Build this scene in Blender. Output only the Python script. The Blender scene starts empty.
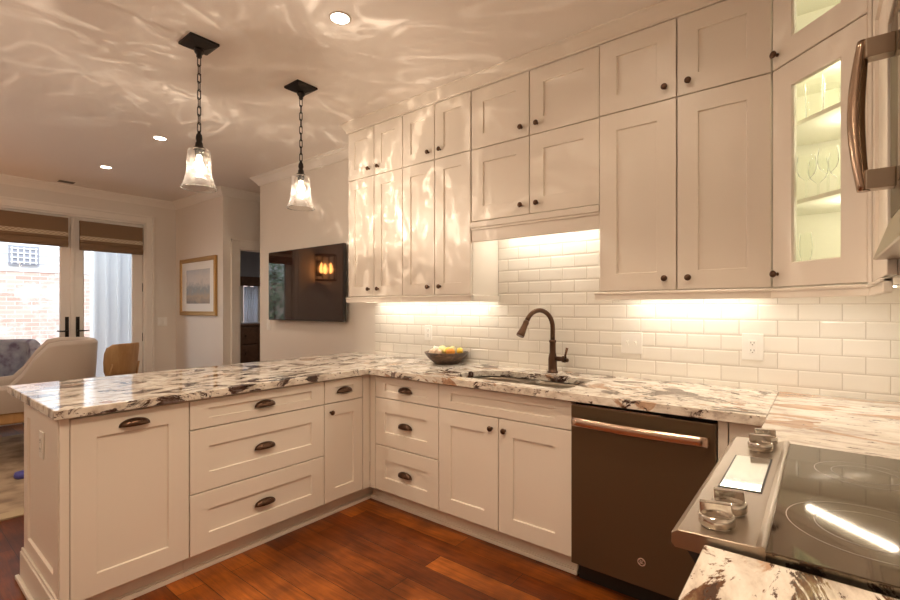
import bpy, bmesh, math, random
from mathutils import Vector, Matrix
random.seed(7)
PI = math.pi
SC = bpy.context.scene
COL = SC.collection

# ------------------------------------------------------------------ camera
YAW = 0.6708
CAM_H = 1.319
cd = bpy.data.cameras.new('camera'); cam = bpy.data.objects.new('camera', cd); COL.objects.link(cam)
cd.sensor_fit = 'HORIZONTAL'; cd.sensor_width = 36.0
cd.lens = 36.0 * 465.86 / 900.0
cd.shift_y = 7.35 / 900.0
cd.clip_start = 0.02; cd.clip_end = 200
cam.location = (0, 0, CAM_H)
cam.rotation_euler = (PI / 2, 0, YAW - PI / 2)
SC.camera = cam

# ------------------------------------------------------------------ world, sun, exposure
SC.view_settings.view_transform = 'Standard'
SC.view_settings.look = 'None'
SC.view_settings.exposure = 0.32
SC.view_settings.gamma = 1.0
SC.view_settings.use_curve_mapping = False
try:
    SC.cycles.max_bounces = 10
    SC.cycles.diffuse_bounces = 5
    SC.cycles.glossy_bounces = 5
    SC.cycles.transparent_max_bounces = 16
    SC.cycles.caustics_reflective = False
    SC.cycles.caustics_refractive = False
    SC.cycles.use_denoising = True
    SC.cycles.sample_clamp_indirect = 6.0
except Exception:
    pass
W = bpy.data.worlds.new('world'); SC.world = W; W.use_nodes = True
bg = W.node_tree.nodes['Background']
bg.inputs['Color'].default_value = (0.78, 0.88, 1.0, 1)
bg.inputs['Strength'].default_value = 3.1
sd = bpy.data.lights.new('sun', 'SUN'); sun = bpy.data.objects.new('sun', sd); COL.objects.link(sun)
sd.energy = 2.1; sd.angle = 0.01; sd.color = (1.0, 0.95, 0.88)
sun.rotation_euler = Vector((0.35, 0.80, -0.96)).to_track_quat('-Z', 'Y').to_euler()

WARM = (1.0, 0.77, 0.55)
WARM2 = (1.0, 0.93, 0.83)
def light(name, kind, loc, energy, color, rot=(0, 0, 0), **kw):
    l = bpy.data.lights.new(name, kind); l.energy = energy; l.color = color
    for k, v in kw.items(): setattr(l, k, v)
    o = bpy.data.objects.new(name, l); COL.objects.link(o); o.location = loc; o.rotation_euler = rot
    return o

FILL_W = (60, 160)
# ------------------------------------------------------------------ room numbers
XW = 2.77      # sink wall / television wall
YR = -0.45     # range wall
YF = 7.05      # french door wall
XL = -2.4      # wall behind the camera
ZC = 2.77      # ceiling
XB = 2.12      # base cabinet fronts, sink run
YP = 2.37      # peninsula fronts
XU = 2.43      # wall cabinet fronts
ZU, ZS, ZT = 1.402, 2.330, 2.713
ZCT, ZCB = 0.914, 0.876   # counter top / bottom

# ------------------------------------------------------------------ materials
MATS = {}
def mat(name, color, rough=0.5, metal=0.0, spec=None, emit=None, estr=0.0, coat=0.0, ior=None, sheen=0.0):
    m = bpy.data.materials.new(name); m.use_nodes = True
    b = m.node_tree.nodes['Principled BSDF']
    b.inputs['Base Color'].default_value = (*color, 1)
    b.inputs['Roughness'].default_value = rough
    b.inputs['Metallic'].default_value = metal
    if spec is not None: b.inputs['Specular IOR Level'].default_value = spec
    if ior: b.inputs['IOR'].default_value = ior
    if coat: b.inputs['Coat Weight'].default_value = coat; b.inputs['Coat Roughness'].default_value = 0.06
    if sheen: b.inputs['Sheen Weight'].default_value = sheen
    if emit: b.inputs['Emission Color'].default_value = (*emit, 1); b.inputs['Emission Strength'].default_value = estr
    MATS[name] = m
    return m
def N(m, t, **kw):
    n = m.node_tree.nodes.new(t)
    for k, v in kw.items():
        if k in n.inputs: n.inputs[k].default_value = v
        else: setattr(n, k, v)
    return n
def L(m, a, b): m.node_tree.links.new(a, b)
def bsdf(m): return m.node_tree.nodes['Principled BSDF']
def ramp(m, fac, stops, interp='LINEAR'):
    r = N(m, 'ShaderNodeValToRGB'); cr = r.color_ramp; cr.interpolation = interp
    while len(cr.elements) < len(stops): cr.elements.new(0.5)
    for e, (p, c) in zip(cr.elements, stops):
        e.position = p; e.color = (*c, 1) if len(c) == 3 else c
    L(m, fac, r.inputs['Fac'])
    return r
def mix(m, fac, a, b):
    x = N(m, 'ShaderNodeMix', data_type='RGBA')
    if isinstance(fac, float): x.inputs[0].default_value = fac
    else: L(m, fac, x.inputs[0])
    for s, v in ((6, a), (7, b)):
        if isinstance(v, tuple): x.inputs[s].default_value = (*v, 1)
        else: L(m, v, x.inputs[s])
    return x.outputs[2]
def coords(m, scale=(1, 1, 1), rot=(0, 0, 0), loc=(0, 0, 0), kind='Object'):
    t = N(m, 'ShaderNodeTexCoord'); mp = N(m, 'ShaderNodeMapping')
    mp.inputs['Scale'].default_value = scale; mp.inputs['Rotation'].default_value = rot; mp.inputs['Location'].default_value = loc
    L(m, t.outputs[kind], mp.inputs['Vector'])
    return mp.outputs['Vector']
def noise(m, vec, scale, detail=4, rough=0.5, dist=0.0):
    n = N(m, 'ShaderNodeTexNoise')
    n.inputs['Scale'].default_value = scale; n.inputs['Detail'].default_value = detail
    n.inputs['Roughness'].default_value = rough; n.inputs['Distortion'].default_value = dist
    L(m, vec, n.inputs['Vector'])
    return n.outputs['Fac']
def bump(m, h, strength=0.2, dist=0.01):
    b = N(m, 'ShaderNodeBump'); b.inputs['Strength'].default_value = strength; b.inputs['Distance'].default_value = dist
    L(m, h, b.inputs['Height']); L(m, b.outputs['Normal'], bsdf(m).inputs['Normal'])

PAINT = mat('cabinet_paint', (0.80, 0.74, 0.66), 0.38)
bump(PAINT, noise(PAINT, coords(PAINT, kind='Object'), 60, 2), 0.03, 0.002)
CABIN = mat('cabinet_interior', (0.84, 0.82, 0.74), 0.5)
WALL = mat('wall_paint', (0.74, 0.69, 0.625), 0.75)
bump(WALL, noise(WALL, coords(WALL), 140, 2), 0.05, 0.002)
CEIL = mat('ceiling_paint', (0.84, 0.79, 0.74), 0.6)
TRIM = mat('trim_paint', (0.80, 0.76, 0.70), 0.4)
BRONZE = mat('bronze', (0.11, 0.062, 0.040), 0.30, 0.9)
BLACK = mat('black_iron', (0.022, 0.018, 0.016), 0.45, 0.6)
STEEL = mat('brushed_steel', (0.41, 0.345, 0.28), 0.33, 1.0)
bump(STEEL, noise(STEEL, coords(STEEL, (3, 3, 250)), 8, 2), 0.03, 0.001)
SINKSTEEL = mat('sink_steel', (0.30, 0.26, 0.21), 0.38, 1.0)
CHROME = mat('polished_steel', (0.68, 0.65, 0.60), 0.12, 1.0)
SLATE = mat('slate_steel', (0.150, 0.108, 0.064), 0.42, 0.75)
COPPER = mat('copper_handle', (0.66, 0.50, 0.40), 0.25, 1.0)
BRZHANDLE = mat('brown_steel', (0.36, 0.26, 0.19), 0.22, 1.0)
BADGE = mat('badge_metal', (0.80, 0.62, 0.52), 0.35, 0.6)
BLACKG = mat('black_glass', (0.012, 0.010, 0.009), 0.05, 0.0, ior=2.6)
BLACKG.node_tree.nodes['Principled BSDF'].inputs['Specular Tint'].default_value = (1.0, 0.84, 0.62, 1)
TVG = mat('tv_glass', (0.022, 0.009, 0.008), 0.04, 0.0, ior=1.7)
DARKP = mat('dark_plastic', (0.018, 0.016, 0.015), 0.4)
WHITEP = mat('white_plastic', (0.84, 0.82, 0.77), 0.35)
SLOT = mat('socket_slot', (0.06, 0.05, 0.045), 0.5)
DISPLAY = mat('display_glass', (0.60, 0.60, 0.56), 0.07, 0.85)
GOLD = mat('gilt_frame', (0.44, 0.27, 0.10), 0.35, 0.6)
MATB = mat('mat_board', (0.80, 0.78, 0.74), 0.8)
CREAM = mat('cream_upholstery', (0.46, 0.39, 0.33), 0.9, sheen=0.3)
bump(CREAM, noise(CREAM, coords(CREAM), 220, 3), 0.25, 0.003)
BLUEG = mat('bluegrey_cloth', (0.25, 0.26, 0.33), 0.9)
_f = noise(BLUEG, coords(BLUEG), 9, 3)
L(BLUEG, ramp(BLUEG, _f, [(0.35, (0.15, 0.12, 0.18)), (0.5, (0.30, 0.31, 0.38)), (0.7, (0.40, 0.42, 0.48))]).outputs[0], bsdf(BLUEG).inputs['Base Color'])
BLUEP = mat('blue_plastic', (0.10, 0.10, 0.42), 0.3)

def wood(name, c0, c1, scale, rough=0.4, stretch=(12, 1.2, 12)):
    m = mat(name, c0, rough)
    v = coords(m, stretch)
    n = noise(m, v, scale, 5, 0.6, 0.6)
    L(m, ramp(m, n, [(0.3, c0), (0.7, c1)]).outputs[0], bsdf(m).inputs['Base Color'])
    return m
TANWOOD = wood('tan_wood', (0.44, 0.25, 0.10), (0.56, 0.35, 0.16), 1.5, 0.35, (14, 14, 2))
DARKWOOD = wood('dark_wood', (0.07, 0.036, 0.022), (0.14, 0.075, 0.042), 2.0, 0.4)

def granite(name, direction, loc, dark, tan, st=0.6, sc=4.6, tsc=3.4, dcols=None, rz=0.16):
    m = mat(name, (0.8, 0.75, 0.68), 0.07, ior=1.55)
    st = {'x': (st, 1.25, 1.25), 'y': (1.25, st, 1.25)}[direction]
    v = coords(m, st, (0, 0, rz), loc)
    base = ramp(m, noise(m, v, 14, 6, 0.65, 0.4), [(0.36, (0.46, 0.39, 0.33)), (0.48, (0.70, 0.64, 0.56)), (0.60, (0.83, 0.79, 0.72))]).outputs[0]
    t = ramp(m, noise(m, v, tsc, 7, 0.62, 0.7), [(0.58 - tan, (0, 0, 0)), (0.60 - tan, (1, 1, 1))]).outputs[0]
    tcol = ramp(m, noise(m, v, 22, 4, 0.6), [(0.35, (0.34, 0.19, 0.115)), (0.65, (0.58, 0.41, 0.29))]).outputs[0]
    c = mix(m, t, base, tcol)
    v2 = coords(m, st, (0, 0, rz), (loc[0] + 3.1, loc[1] + 7.7, loc[2]))
    d = ramp(m, noise(m, v2, sc, 10, 0.72, 1.0), [(0.59 - dark, (0, 0, 0)), (0.61 - dark, (1, 1, 1))]).outputs[0]
    dcols = dcols or [(0.36, (0.020, 0.015, 0.015)), (0.52, (0.075, 0.038, 0.028)), (0.62, (0.19, 0.155, 0.14))]
    dcol = ramp(m, noise(m, v2, 26, 4, 0.65), dcols).outputs[0]
    c = mix(m, d, c, dcol)
    g = ramp(m, noise(m, v2, 34, 5, 0.7), [(0.605, (0, 0, 0)), (0.63, (1, 1, 1))]).outputs[0]
    c = mix(m, g, c, (0.11, 0.07, 0.055))
    L(m, c, bsdf(m).inputs['Base Color'])
    return m
GRAN_P = granite('granite_peninsula', 'x', (0.3, 0.9, 0.0), 0.066, -0.03, 0.62, 6.4)
GRAN_S = granite('granite_sink', 'y', (4.3, 1.9, 0.2), 0.055, -0.01, 0.72, 7.0, 5.0)
GRAN_R = granite('granite_corner', 'y', (8.3, 2.2, 0.1), -0.05, 0.035, 0.42, 4.6, 4.0)
GRAN_N = granite('granite_near', 'x', (5.4, 6.3, 0.4), 0.055, -0.02, 0.45, 5.6, dcols=[(0.36, (0.05, 0.022, 0.014)), (0.5, (0.13, 0.06, 0.03)), (0.62, (0.24, 0.17, 0.09))], rz=-0.7)

# floor planks along Y
FLOOR = mat('floor_planks', (0.2, 0.06, 0.02), 0.36, spec=0.32)
_v = coords(FLOOR, (1, 1, 1), (0, 0, PI / 2))
_b = N(FLOOR, 'ShaderNodeTexBrick', offset=0.37, offset_frequency=2)
L(FLOOR, _v, _b.inputs['Vector'])
_b.inputs['Scale'].default_value = 1.0; _b.inputs['Brick Width'].default_value = 1.15; _b.inputs['Row Height'].default_value = 0.127
_b.inputs['Mortar Size'].default_value = 0.0016; _b.inputs['Mortar Smooth'].default_value = 0.2; _b.inputs['Bias'].default_value = -0.15
_b.inputs['Color1'].default_value = (0.15, 0.036, 0.005, 1); _b.inputs['Color2'].default_value = (0.42, 0.13, 0.018, 1); _b.inputs['Mortar'].default_value = (0.02, 0.008, 0.004, 1)
_g = ramp(FLOOR, noise(FLOOR, coords(FLOOR, (22, 1.6, 1)), 2.2, 6, 0.65, 0.8), [(0.3, (0.55, 0.5, 0.45)), (0.7, (1.25, 1.2, 1.15))]).outputs[0]
_g2 = ramp(FLOOR, noise(FLOOR, coords(FLOOR, (1, 1, 1)), 3.0, 3, 0.6), [(0.34, (0.55, 0.5, 0.5)), (0.66, (1.3, 1.3, 1.3))]).outputs[0]
_m = N(FLOOR, 'ShaderNodeMix', data_type='RGBA', blend_type='MULTIPLY'); _m.inputs[0].default_value = 1.0
L(FLOOR, _b.outputs['Color'], _m.inputs[6]); L(FLOOR, _g, _m.inputs[7])
_m2 = N(FLOOR, 'ShaderNodeMix', data_type='RGBA', blend_type='MULTIPLY'); _m2.inputs[0].default_value = 1.0
L(FLOOR, _m.outputs[2], _m2.inputs[6]); L(FLOOR, _g2, _m2.inputs[7])
L(FLOOR, _m2.outputs[2], bsdf(FLOOR).inputs['Base Color'])
_i = N(FLOOR, 'ShaderNodeMath', operation='MULTIPLY_ADD'); L(FLOOR, _b.outputs['Fac'], _i.inputs[0]); _i.inputs[1].default_value = -1.0
L(FLOOR, noise(FLOOR, coords(FLOOR, (9, 1.5, 1)), 2.5, 3), _i.inputs[2])
bump(FLOOR, _i.outputs[0], 0.25, 0.004)

# subway tiles: one material for each wall orientation
def tile(name, rot):
    m = mat(name, (0.82, 0.77, 0.66), 0.10)
    v = coords(m, (1, 1, 1), rot, (0, 0, 0))
    def brick(ms, sm):
        b = N(m, 'ShaderNodeTexBrick', offset=0.5, offset_frequency=2); L(m, v, b.inputs['Vector'])
        b.inputs['Scale'].default_value = 1.0; b.inputs['Brick Width'].default_value = 0.160; b.inputs['Row Height'].default_value = 0.0785
        b.inputs['Mortar Size'].default_value = ms; b.inputs['Mortar Smooth'].default_value = sm; b.inputs['Bias'].default_value = 0.0
        b.inputs['Color1'].default_value = (0.79, 0.755, 0.685, 1); b.inputs['Color2'].default_value = (0.84, 0.805, 0.735, 1); b.inputs['Mortar'].default_value = (0.58, 0.53, 0.46, 1)
        return b
    b = brick(0.0016, 0.1); L(m, b.outputs['Color'], bsdf(m).inputs['Base Color'])
    b2 = brick(0.010, 1.0)
    iv = N(m, 'ShaderNodeMath', operation='SUBTRACT'); iv.inputs[0].default_value = 1.0; L(m, b2.outputs['Fac'], iv.inputs[1])
    w = N(m, 'ShaderNodeMath', operation='MULTIPLY_ADD'); w.inputs[1].default_value = 0.12
    L(m, noise(m, coords(m), 13, 2), w.inputs[0]); L(m, iv.outputs[0], w.inputs[2])
    bump(m, w.outputs[0], 0.45, 0.004)
    return m
TILE_X = tile('subway_tile_sink_wall', (0, 0, 0))
TILE_Y = tile('subway_tile_range_wall', (0, 0, 0))
# brick texture works in its own xy: swizzle
def swizzle(m, a, b):
    mp = [n for n in m.node_tree.nodes if n.type == 'MAPPING'][0]
    tc = [n for n in m.node_tree.nodes if n.type == 'TEX_COORD'][0]
    s = N(m, 'ShaderNodeSeparateXYZ'); c = N(m, 'ShaderNodeCombineXYZ')
    L(m, tc.outputs['Object'], s.inputs[0]); L(m, s.outputs[a], c.inputs[0]); L(m, s.outputs[b], c.inputs[1])
    L(m, c.outputs[0], mp.inputs['Vector'])
swizzle(TILE_X, 1, 2); swizzle(TILE_Y, 0, 2)

def thin_glass(name, tint, gloss, rough=0.02, bumpscale=None, frost=0.0):
    m = bpy.data.materials.new(name); m.use_nodes = True; nt = m.node_tree
    nt.nodes.clear()
    out = nt.nodes.new('ShaderNodeOutputMaterial')
    tr = nt.nodes.new('ShaderNodeBsdfTransparent'); tr.inputs[0].default_value = (*tint, 1)
    gl = nt.nodes.new('ShaderNodeBsdfGlossy'); gl.inputs['Roughness'].default_value = rough
    lw = nt.nodes.new('ShaderNodeLayerWeight'); lw.inputs['Blend'].default_value = gloss
    mx = nt.nodes.new('ShaderNodeMixShader')
    nt.links.new(lw.outputs['Fresnel'], mx.inputs[0]); nt.links.new(tr.outputs[0], mx.inputs[1]); nt.links.new(gl.outputs[0], mx.inputs[2])
    if frost:
        tl = nt.nodes.new('ShaderNodeBsdfTranslucent'); tl.inputs[0].default_value = (0.95, 0.93, 0.9, 1)
        tc = nt.nodes.new('ShaderNodeTexCoord'); no = nt.nodes.new('ShaderNodeTexVoronoi'); no.feature = 'SMOOTH_F1'; no.inputs['Scale'].default_value = 70
        nt.links.new(tc.outputs['Object'], no.inputs['Vector'])
        rp = nt.nodes.new('ShaderNodeMapRange'); rp.inputs['From Min'].default_value = 0.25; rp.inputs['From Max'].default_value = 0.6
        rp.inputs['To Min'].default_value = frost * 0.2; rp.inputs['To Max'].default_value = frost * 3.5
        nt.links.new(no.outputs['Distance'], rp.inputs['Value'])
        m2 = nt.nodes.new('ShaderNodeMixShader'); nt.links.new(rp.outputs[0], m2.inputs[0])
        nt.links.new(mx.outputs[0], m2.inputs[1]); nt.links.new(tl.outputs[0], m2.inputs[2])
        bp = nt.nodes.new('ShaderNodeBump'); bp.inputs['Strength'].default_value = 0.6; bp.inputs['Distance'].default_value = 0.004
        nt.links.new(no.outputs['Distance'], bp.inputs['Height']); nt.links.new(bp.outputs[0], gl.inputs['Normal']); nt.links.new(bp.outputs[0], lw.inputs['Normal'])
        nt.links.new(m2.outputs[0], out.inputs[0])
    else:
        nt.links.new(mx.outputs[0], out.inputs[0])
    return m
PANE = thin_glass('window_glass', (0.97, 0.98, 0.98), 0.12)
CABGLASS = thin_glass('cabinet_glass', (0.97, 0.98, 0.95), 0.06)
DRINKGLASS = thin_glass('drinking_glass', (0.97, 0.98, 0.96), 0.10)
def _edge(m):
    nt = m.node_tree; out = [n for n in nt.nodes if n.type == 'OUTPUT_MATERIAL'][0]; src = out.inputs[0].links[0].from_socket
    lw = nt.nodes.new('ShaderNodeLayerWeight'); lw.inputs['Blend'].default_value = 0.35
    mr = nt.nodes.new('ShaderNodeMapRange'); mr.inputs['From Min'].default_value = 0.45; mr.inputs['To Min'].default_value = 0.03; mr.inputs['To Max'].default_value = 0.8
    nt.links.new(lw.outputs['Facing'], mr.inputs['Value'])
    d = nt.nodes.new('ShaderNodeBsdfTranslucent'); d.inputs[0].default_value = (1, 1, 0.97, 1)
    e = nt.nodes.new('ShaderNodeBsdfDiffuse'); e.inputs[0].default_value = (1, 1, 0.97, 1)
    a = nt.nodes.new('ShaderNodeMixShader'); nt.links.new(d.outputs[0], a.inputs[1]); nt.links.new(e.outputs[0], a.inputs[2])
    x = nt.nodes.new('ShaderNodeMixShader'); nt.links.new(mr.outputs[0], x.inputs[0]); nt.links.new(src, x.inputs[1]); nt.links.new(a.outputs[0], x.inputs[2]); nt.links.new(x.outputs[0], out.inputs[0])
_edge(DRINKGLASS)
SHADEGLASS = thin_glass('bubbled_shade_glass', (0.96, 0.95, 0.93), 0.30, 0.05, frost=0.008)
def emis(name, color, s):
    m = bpy.data.materials.new(name); m.use_nodes = True; nt = m.node_tree; nt.nodes.clear()
    e = nt.nodes.new('ShaderNodeEmission'); e.inputs[0].default_value = (*color, 1); e.inputs[1].default_value = s
    o = nt.nodes.new('ShaderNodeOutputMaterial'); nt.links.new(e.outputs[0], o.inputs[0]); return m
E_BULB = emis('bulb_glow', (1.0, 0.82, 0.58), 28)
E_FILL = emis('fill_globe_glow', (1.0, 0.80, 0.55), 4)
E_CAN = emis('downlight_glow', (1.0, 0.86, 0.68), 22)
E_BAR = emis('light_bar_glow', (1.0, 0.84, 0.60), 9)
E_SCONCE = emis('flame_bulb_glow', (1.0, 0.36, 0.09), 24)

# woven shade cloth
WOVEN = mat('woven_shade', (0.2, 0.12, 0.07), 0.9)
_w = N(WOVEN, 'ShaderNodeTexWave', wave_type='BANDS', bands_direction='Z'); L(WOVEN, coords(WOVEN), _w.inputs['Vector'])
_w.inputs['Scale'].default_value = 60; _w.inputs['Distortion'].default_value = 3; _w.inputs['Detail'].default_value = 3
L(WOVEN, ramp(WOVEN, _w.outputs['Fac'], [(0.2, (0.13, 0.075, 0.04)), (0.8, (0.30, 0.20, 0.12))]).outputs[0], bsdf(WOVEN).inputs['Base Color'])
BAND = mat('shade_band', (0.44, 0.36, 0.24), 0.9)
_w = N(BAND, 'ShaderNodeTexChecker'); L(BAND, coords(BAND, (40, 40, 60)), _w.inputs['Vector']); _w.inputs['Scale'].default_value = 1.0
_w.inputs['Color1'].default_value = (0.62, 0.54, 0.40, 1); _w.inputs['Color2'].default_value = (0.40, 0.32, 0.22, 1)
L(BAND, _w.outputs['Color'], bsdf(BAND).inputs['Base Color'])
RUG = mat('tan_rug', (0.42, 0.31, 0.21), 0.95)
L(RUG, ramp(RUG, noise(RUG, coords(RUG), 6, 5), [(0.35, (0.24, 0.17, 0.12)), (0.6, (0.45, 0.34, 0.23))]).outputs[0], bsdf(RUG).inputs['Base Color'])
RUGEDGE = mat('rug_border', (0.46, 0.36, 0.23), 0.95)

# ------------------------------------------------------------------ mesh builder
class MB:
    def __init__(s): s.v = []; s.f = []; s.sm = []
    def add(s, vs, fs, smooth=False, M=None):
        b = len(s.v)
        s.v += [tuple(M @ Vector(p)) if M is not None else tuple(p) for p in vs]
        for f in fs: s.f.append(tuple(b + i for i in f)); s.sm.append(smooth)
        return s
    def box(s, x0, x1, y0, y1, z0, z1, M=None):
        vs = [(x, y, z) for z in (z0, z1) for y in (y0, y1) for x in (x0, x1)]
        return s.add(vs, [(0, 2, 3, 1), (4, 5, 7, 6), (0, 1, 5, 4), (2, 6, 7, 3), (0, 4, 6, 2), (1, 3, 7, 5)], M=M)
    def nested(s, loops, cap0=True, cap1=True, smooth=False, M=None):
        n = len(loops[0]); vs = [p for l in loops for p in l]; fs = []
        for k in range(len(loops) - 1):
            for i in range(n):
                j = (i + 1) % n
                fs.append((k * n + i, k * n + j, (k + 1) * n + j, (k + 1) * n + i))
        b = len(s.v)
        s.add(vs, fs, smooth, M)
        if cap0: s.f.append(tuple(b + i for i in reversed(range(n)))); s.sm.append(False)
        if cap1: s.f.append(tuple(b + (len(loops) - 1) * n + i for i in range(n))); s.sm.append(False)
        return s
    def prism(s, pts, z0, z1, M=None):
        return s.nested([[(x, y, z0) for x, y in pts], [(x, y, z1) for x, y in pts]], M=M)
    def lathe(s, prof, n=24, M=None, cap0=True, cap1=True):
        loops = [[(r * math.cos(2 * PI * i / n), r * math.sin(2 * PI * i / n), z) for i in range(n)] for r, z in prof]
        return s.nested(loops, cap0, cap1, True, M)
    def tube(s, path, r, n=10, closed=False, M=None):
        P = [Vector(p) for p in path]; loops = []; up = None
        rr = r if isinstance(r, (list, tuple)) else [r] * len(P)
        for i, p in enumerate(P):
            if closed: t = P[(i + 1) % len(P)] - P[i - 1]
            else: t = P[min(i + 1, len(P) - 1)] - P[max(i - 1, 0)]
            t.normalize()
            if up is None:
                up = Vector((0, 0, 1)) if abs(t.z) < 0.9 else Vector((1, 0, 0))
            a = t.cross(up); a.normalize(); up = a.cross(t); up.normalize()
            loops.append([tuple(p + a * (rr[i] * math.cos(2 * PI * k / n)) + up * (rr[i] * math.sin(2 * PI * k / n))) for k in range(n)])
        if closed: loops.append(loops[0]); return s.nested(loops, False, False, True, M)
        return s.nested(loops, True, True, True, M)
    def cyl(s, p0, p1, r, n=16, r2=None, M=None):
        return s.tube([p0, p1], [r, r if r2 is None else r2], n, M=M)
    def ball(s, c, r, sc=(1, 1, 1), n=16, m=10, M=None):
        prof = []
        loops = []
        for k in range(1, m):
            a = -PI / 2 + PI * k / m
            loops.append([(c[0] + r * sc[0] * math.cos(a) * math.cos(2 * PI * i / n), c[1] + r * sc[1] * math.cos(a) * math.sin(2 * PI * i / n), c[2] + r * sc[2] * math.sin(a)) for i in range(n)])
        return s.nested(loops, True, True, True, M)
    def data(s, name):
        me = bpy.data.meshes.new(name); me.from_pydata(s.v, [], s.f); me.update()
        me.polygons.foreach_set('use_smooth', s.sm)
        bm = bmesh.new(); bm.from_mesh(me); bmesh.ops.recalc_face_normals(bm, faces=bm.faces); bm.to_mesh(me); bm.free()
        return me
    def build(s, name, m, parent=None, bevel=0.0, seg=2, loc=None, rot=None, subsurf=0, solid=0.0):
        return place(name, s.data(name), m, parent, bevel, seg, loc, rot, subsurf, solid)

def place(name, me, m, parent=None, bevel=0.0, seg=2, loc=None, rot=None, subsurf=0, solid=0.0):
    o = bpy.data.objects.new(name, me); COL.objects.link(o)
    if not me.materials: me.materials.append(m)
    if parent: o.parent = parent
    if loc is not None: o.location = loc
    if rot is not None: o.rotation_euler = rot
    if solid:
        md = o.modifiers.new('s', 'SOLIDIFY'); md.thickness = solid; md.offset = 0
    if bevel:
        md = o.modifiers.new('b', 'BEVEL'); md.width = bevel; md.segments = seg; md.limit_method = 'ANGLE'; md.angle_limit = 0.7
    if subsurf:
        md = o.modifiers.new('u', 'SUBSURF'); md.levels = subsurf; md.render_levels = subsurf
    return o
def tag(o, label, cat, group=None):
    o['label'] = label; o['category'] = cat
    if group: o['group'] = group
    return o
def thing(name, label, cat, loc=(0, 0, 0), rz=0.0, group=None):
    o = bpy.data.objects.new(name, None); COL.objects.link(o); o.location = loc; o.rotation_euler = (0, 0, rz)
    o.empty_display_size = 0.05
    return tag(o, label, cat, group)
def struct(o): o['kind'] = 'structure'; return o
def copy_tree(o, parent=None):
    c = o.copy(); COL.objects.link(c)
    if parent: c.parent = parent
    for ch in list(o.children): copy_tree(ch, c)
    return c
def rect(x0, x1, z0, z1, y, ins=0.0):
    return [(x0 + ins, y, z0 + ins), (x1 - ins, y, z0 + ins), (x1 - ins, y, z1 - ins), (x0 + ins, y, z1 - ins)]
def rounded(x0, x1, y0, y1, r, n=6):
    pts = []
    rs = r if isinstance(r, (list, tuple)) else [r] * 4
    for (cx, cy, a0, q) in ((x1, y1, 0, 0), (x0, y1, PI / 2, 1), (x0, y0, PI, 2), (x1, y0, 1.5 * PI, 3)):
        rr = rs[q]
        cx += -rr if q in (0, 3) else rr
        cy += -rr if q in (0, 1) else rr
        for i in range(n + 1):
            a = a0 + PI / 2 * i / n
            pts.append((cx + rr * math.cos(a), cy + rr * math.sin(a)))
    return pts

# ------------------------------------------------------------------ room shell
def sbox(name, m, boxes, bevel=0.0):
    mb = MB()
    for b in boxes: mb.box(*b)
    return struct(mb.build(name, m, bevel=bevel))
sbox('floor', FLOOR, [(XL - 0.15, 6.2, YR - 0.15, YF + 0.15, -0.05, 0.0), (2.72, 6.2, YF + 0.15, 9.05, -0.05, 0.0)])
sbox('ceiling', CEIL, [(XL - 0.15, 6.2, YR - 0.15, YF + 0.15, ZC, ZC + 0.1), (2.72, 6.2, YF + 0.15, 9.05, ZC, ZC + 0.1)])
sbox('wall_right', WALL, [(XW, XW + 0.14, YR - 0.15, 4.92, 0, ZC)])
sbox('wall_front', WALL, [(XL - 0.15, XW, YR - 0.15, YR, 0, ZC)])
sbox('wall_left', WALL, [(XL - 0.15, XL, YR, YF + 0.15, 0, ZC)])
sbox('wall_sun_block', TRIM, [(-5.0, 6.2, YF - 0.2, YF + 0.15, ZC + 0.1, 4.35)])  # unseen block added to keep the batten wall outside in shade
DX0, DX1, DZ = 0.785, 2.345, 2.44
sbox('wall_back', WALL, [(XL, DX0, YF, YF + 0.15, 0, ZC), (DX1, 2.72, YF, YF + 0.15, 0, ZC), (DX0, DX1, YF, YF + 0.15, DZ, ZC)])
YH = 5.68
sbox('wall_picture', WALL, [(2.72, 2.84, YH, YF + 0.15, 0, ZC)])
HX0, HX1, HZ = 2.91, 3.72, 2.066
sbox('wall_hall', WALL, [(2.84, HX0, YH, YH + 0.12, 0, ZC), (HX1, 5.0, YH, YH + 0.12, 0, ZC), (HX0, HX1, YH, YH + 0.12, HZ, ZC)])
sbox('wall_hall_end', WALL, [(5.0, 5.12, 4.80, YH + 0.12, 0, ZC), (XW + 0.14, 5.0, 4.80, 4.92, 0, ZC)])
BLUEWALL = mat('far_room_paint', (0.34, 0.36, 0.42), 0.8)
WX0, WX1, WZ0, WZ1 = 4.655, 4.95, 0.60, 1.76
sbox('wall_far_room', BLUEWALL, [(2.84, WX0, 8.9, 9.05, 0, ZC), (WX1, 6.1, 8.9, 9.05, 0, ZC), (WX0, WX1, 8.9, 9.05, 0, WZ0), (WX0, WX1, 8.9, 9.05, WZ1, ZC),
                                 (6.0, 6.1, YH + 0.12, 8.9, 0, ZC), (2.84, 2.86, YF + 0.15, 8.9, 0, ZC), (5.12, 6.0, YH, YH + 0.12, 0, ZC)])

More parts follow.
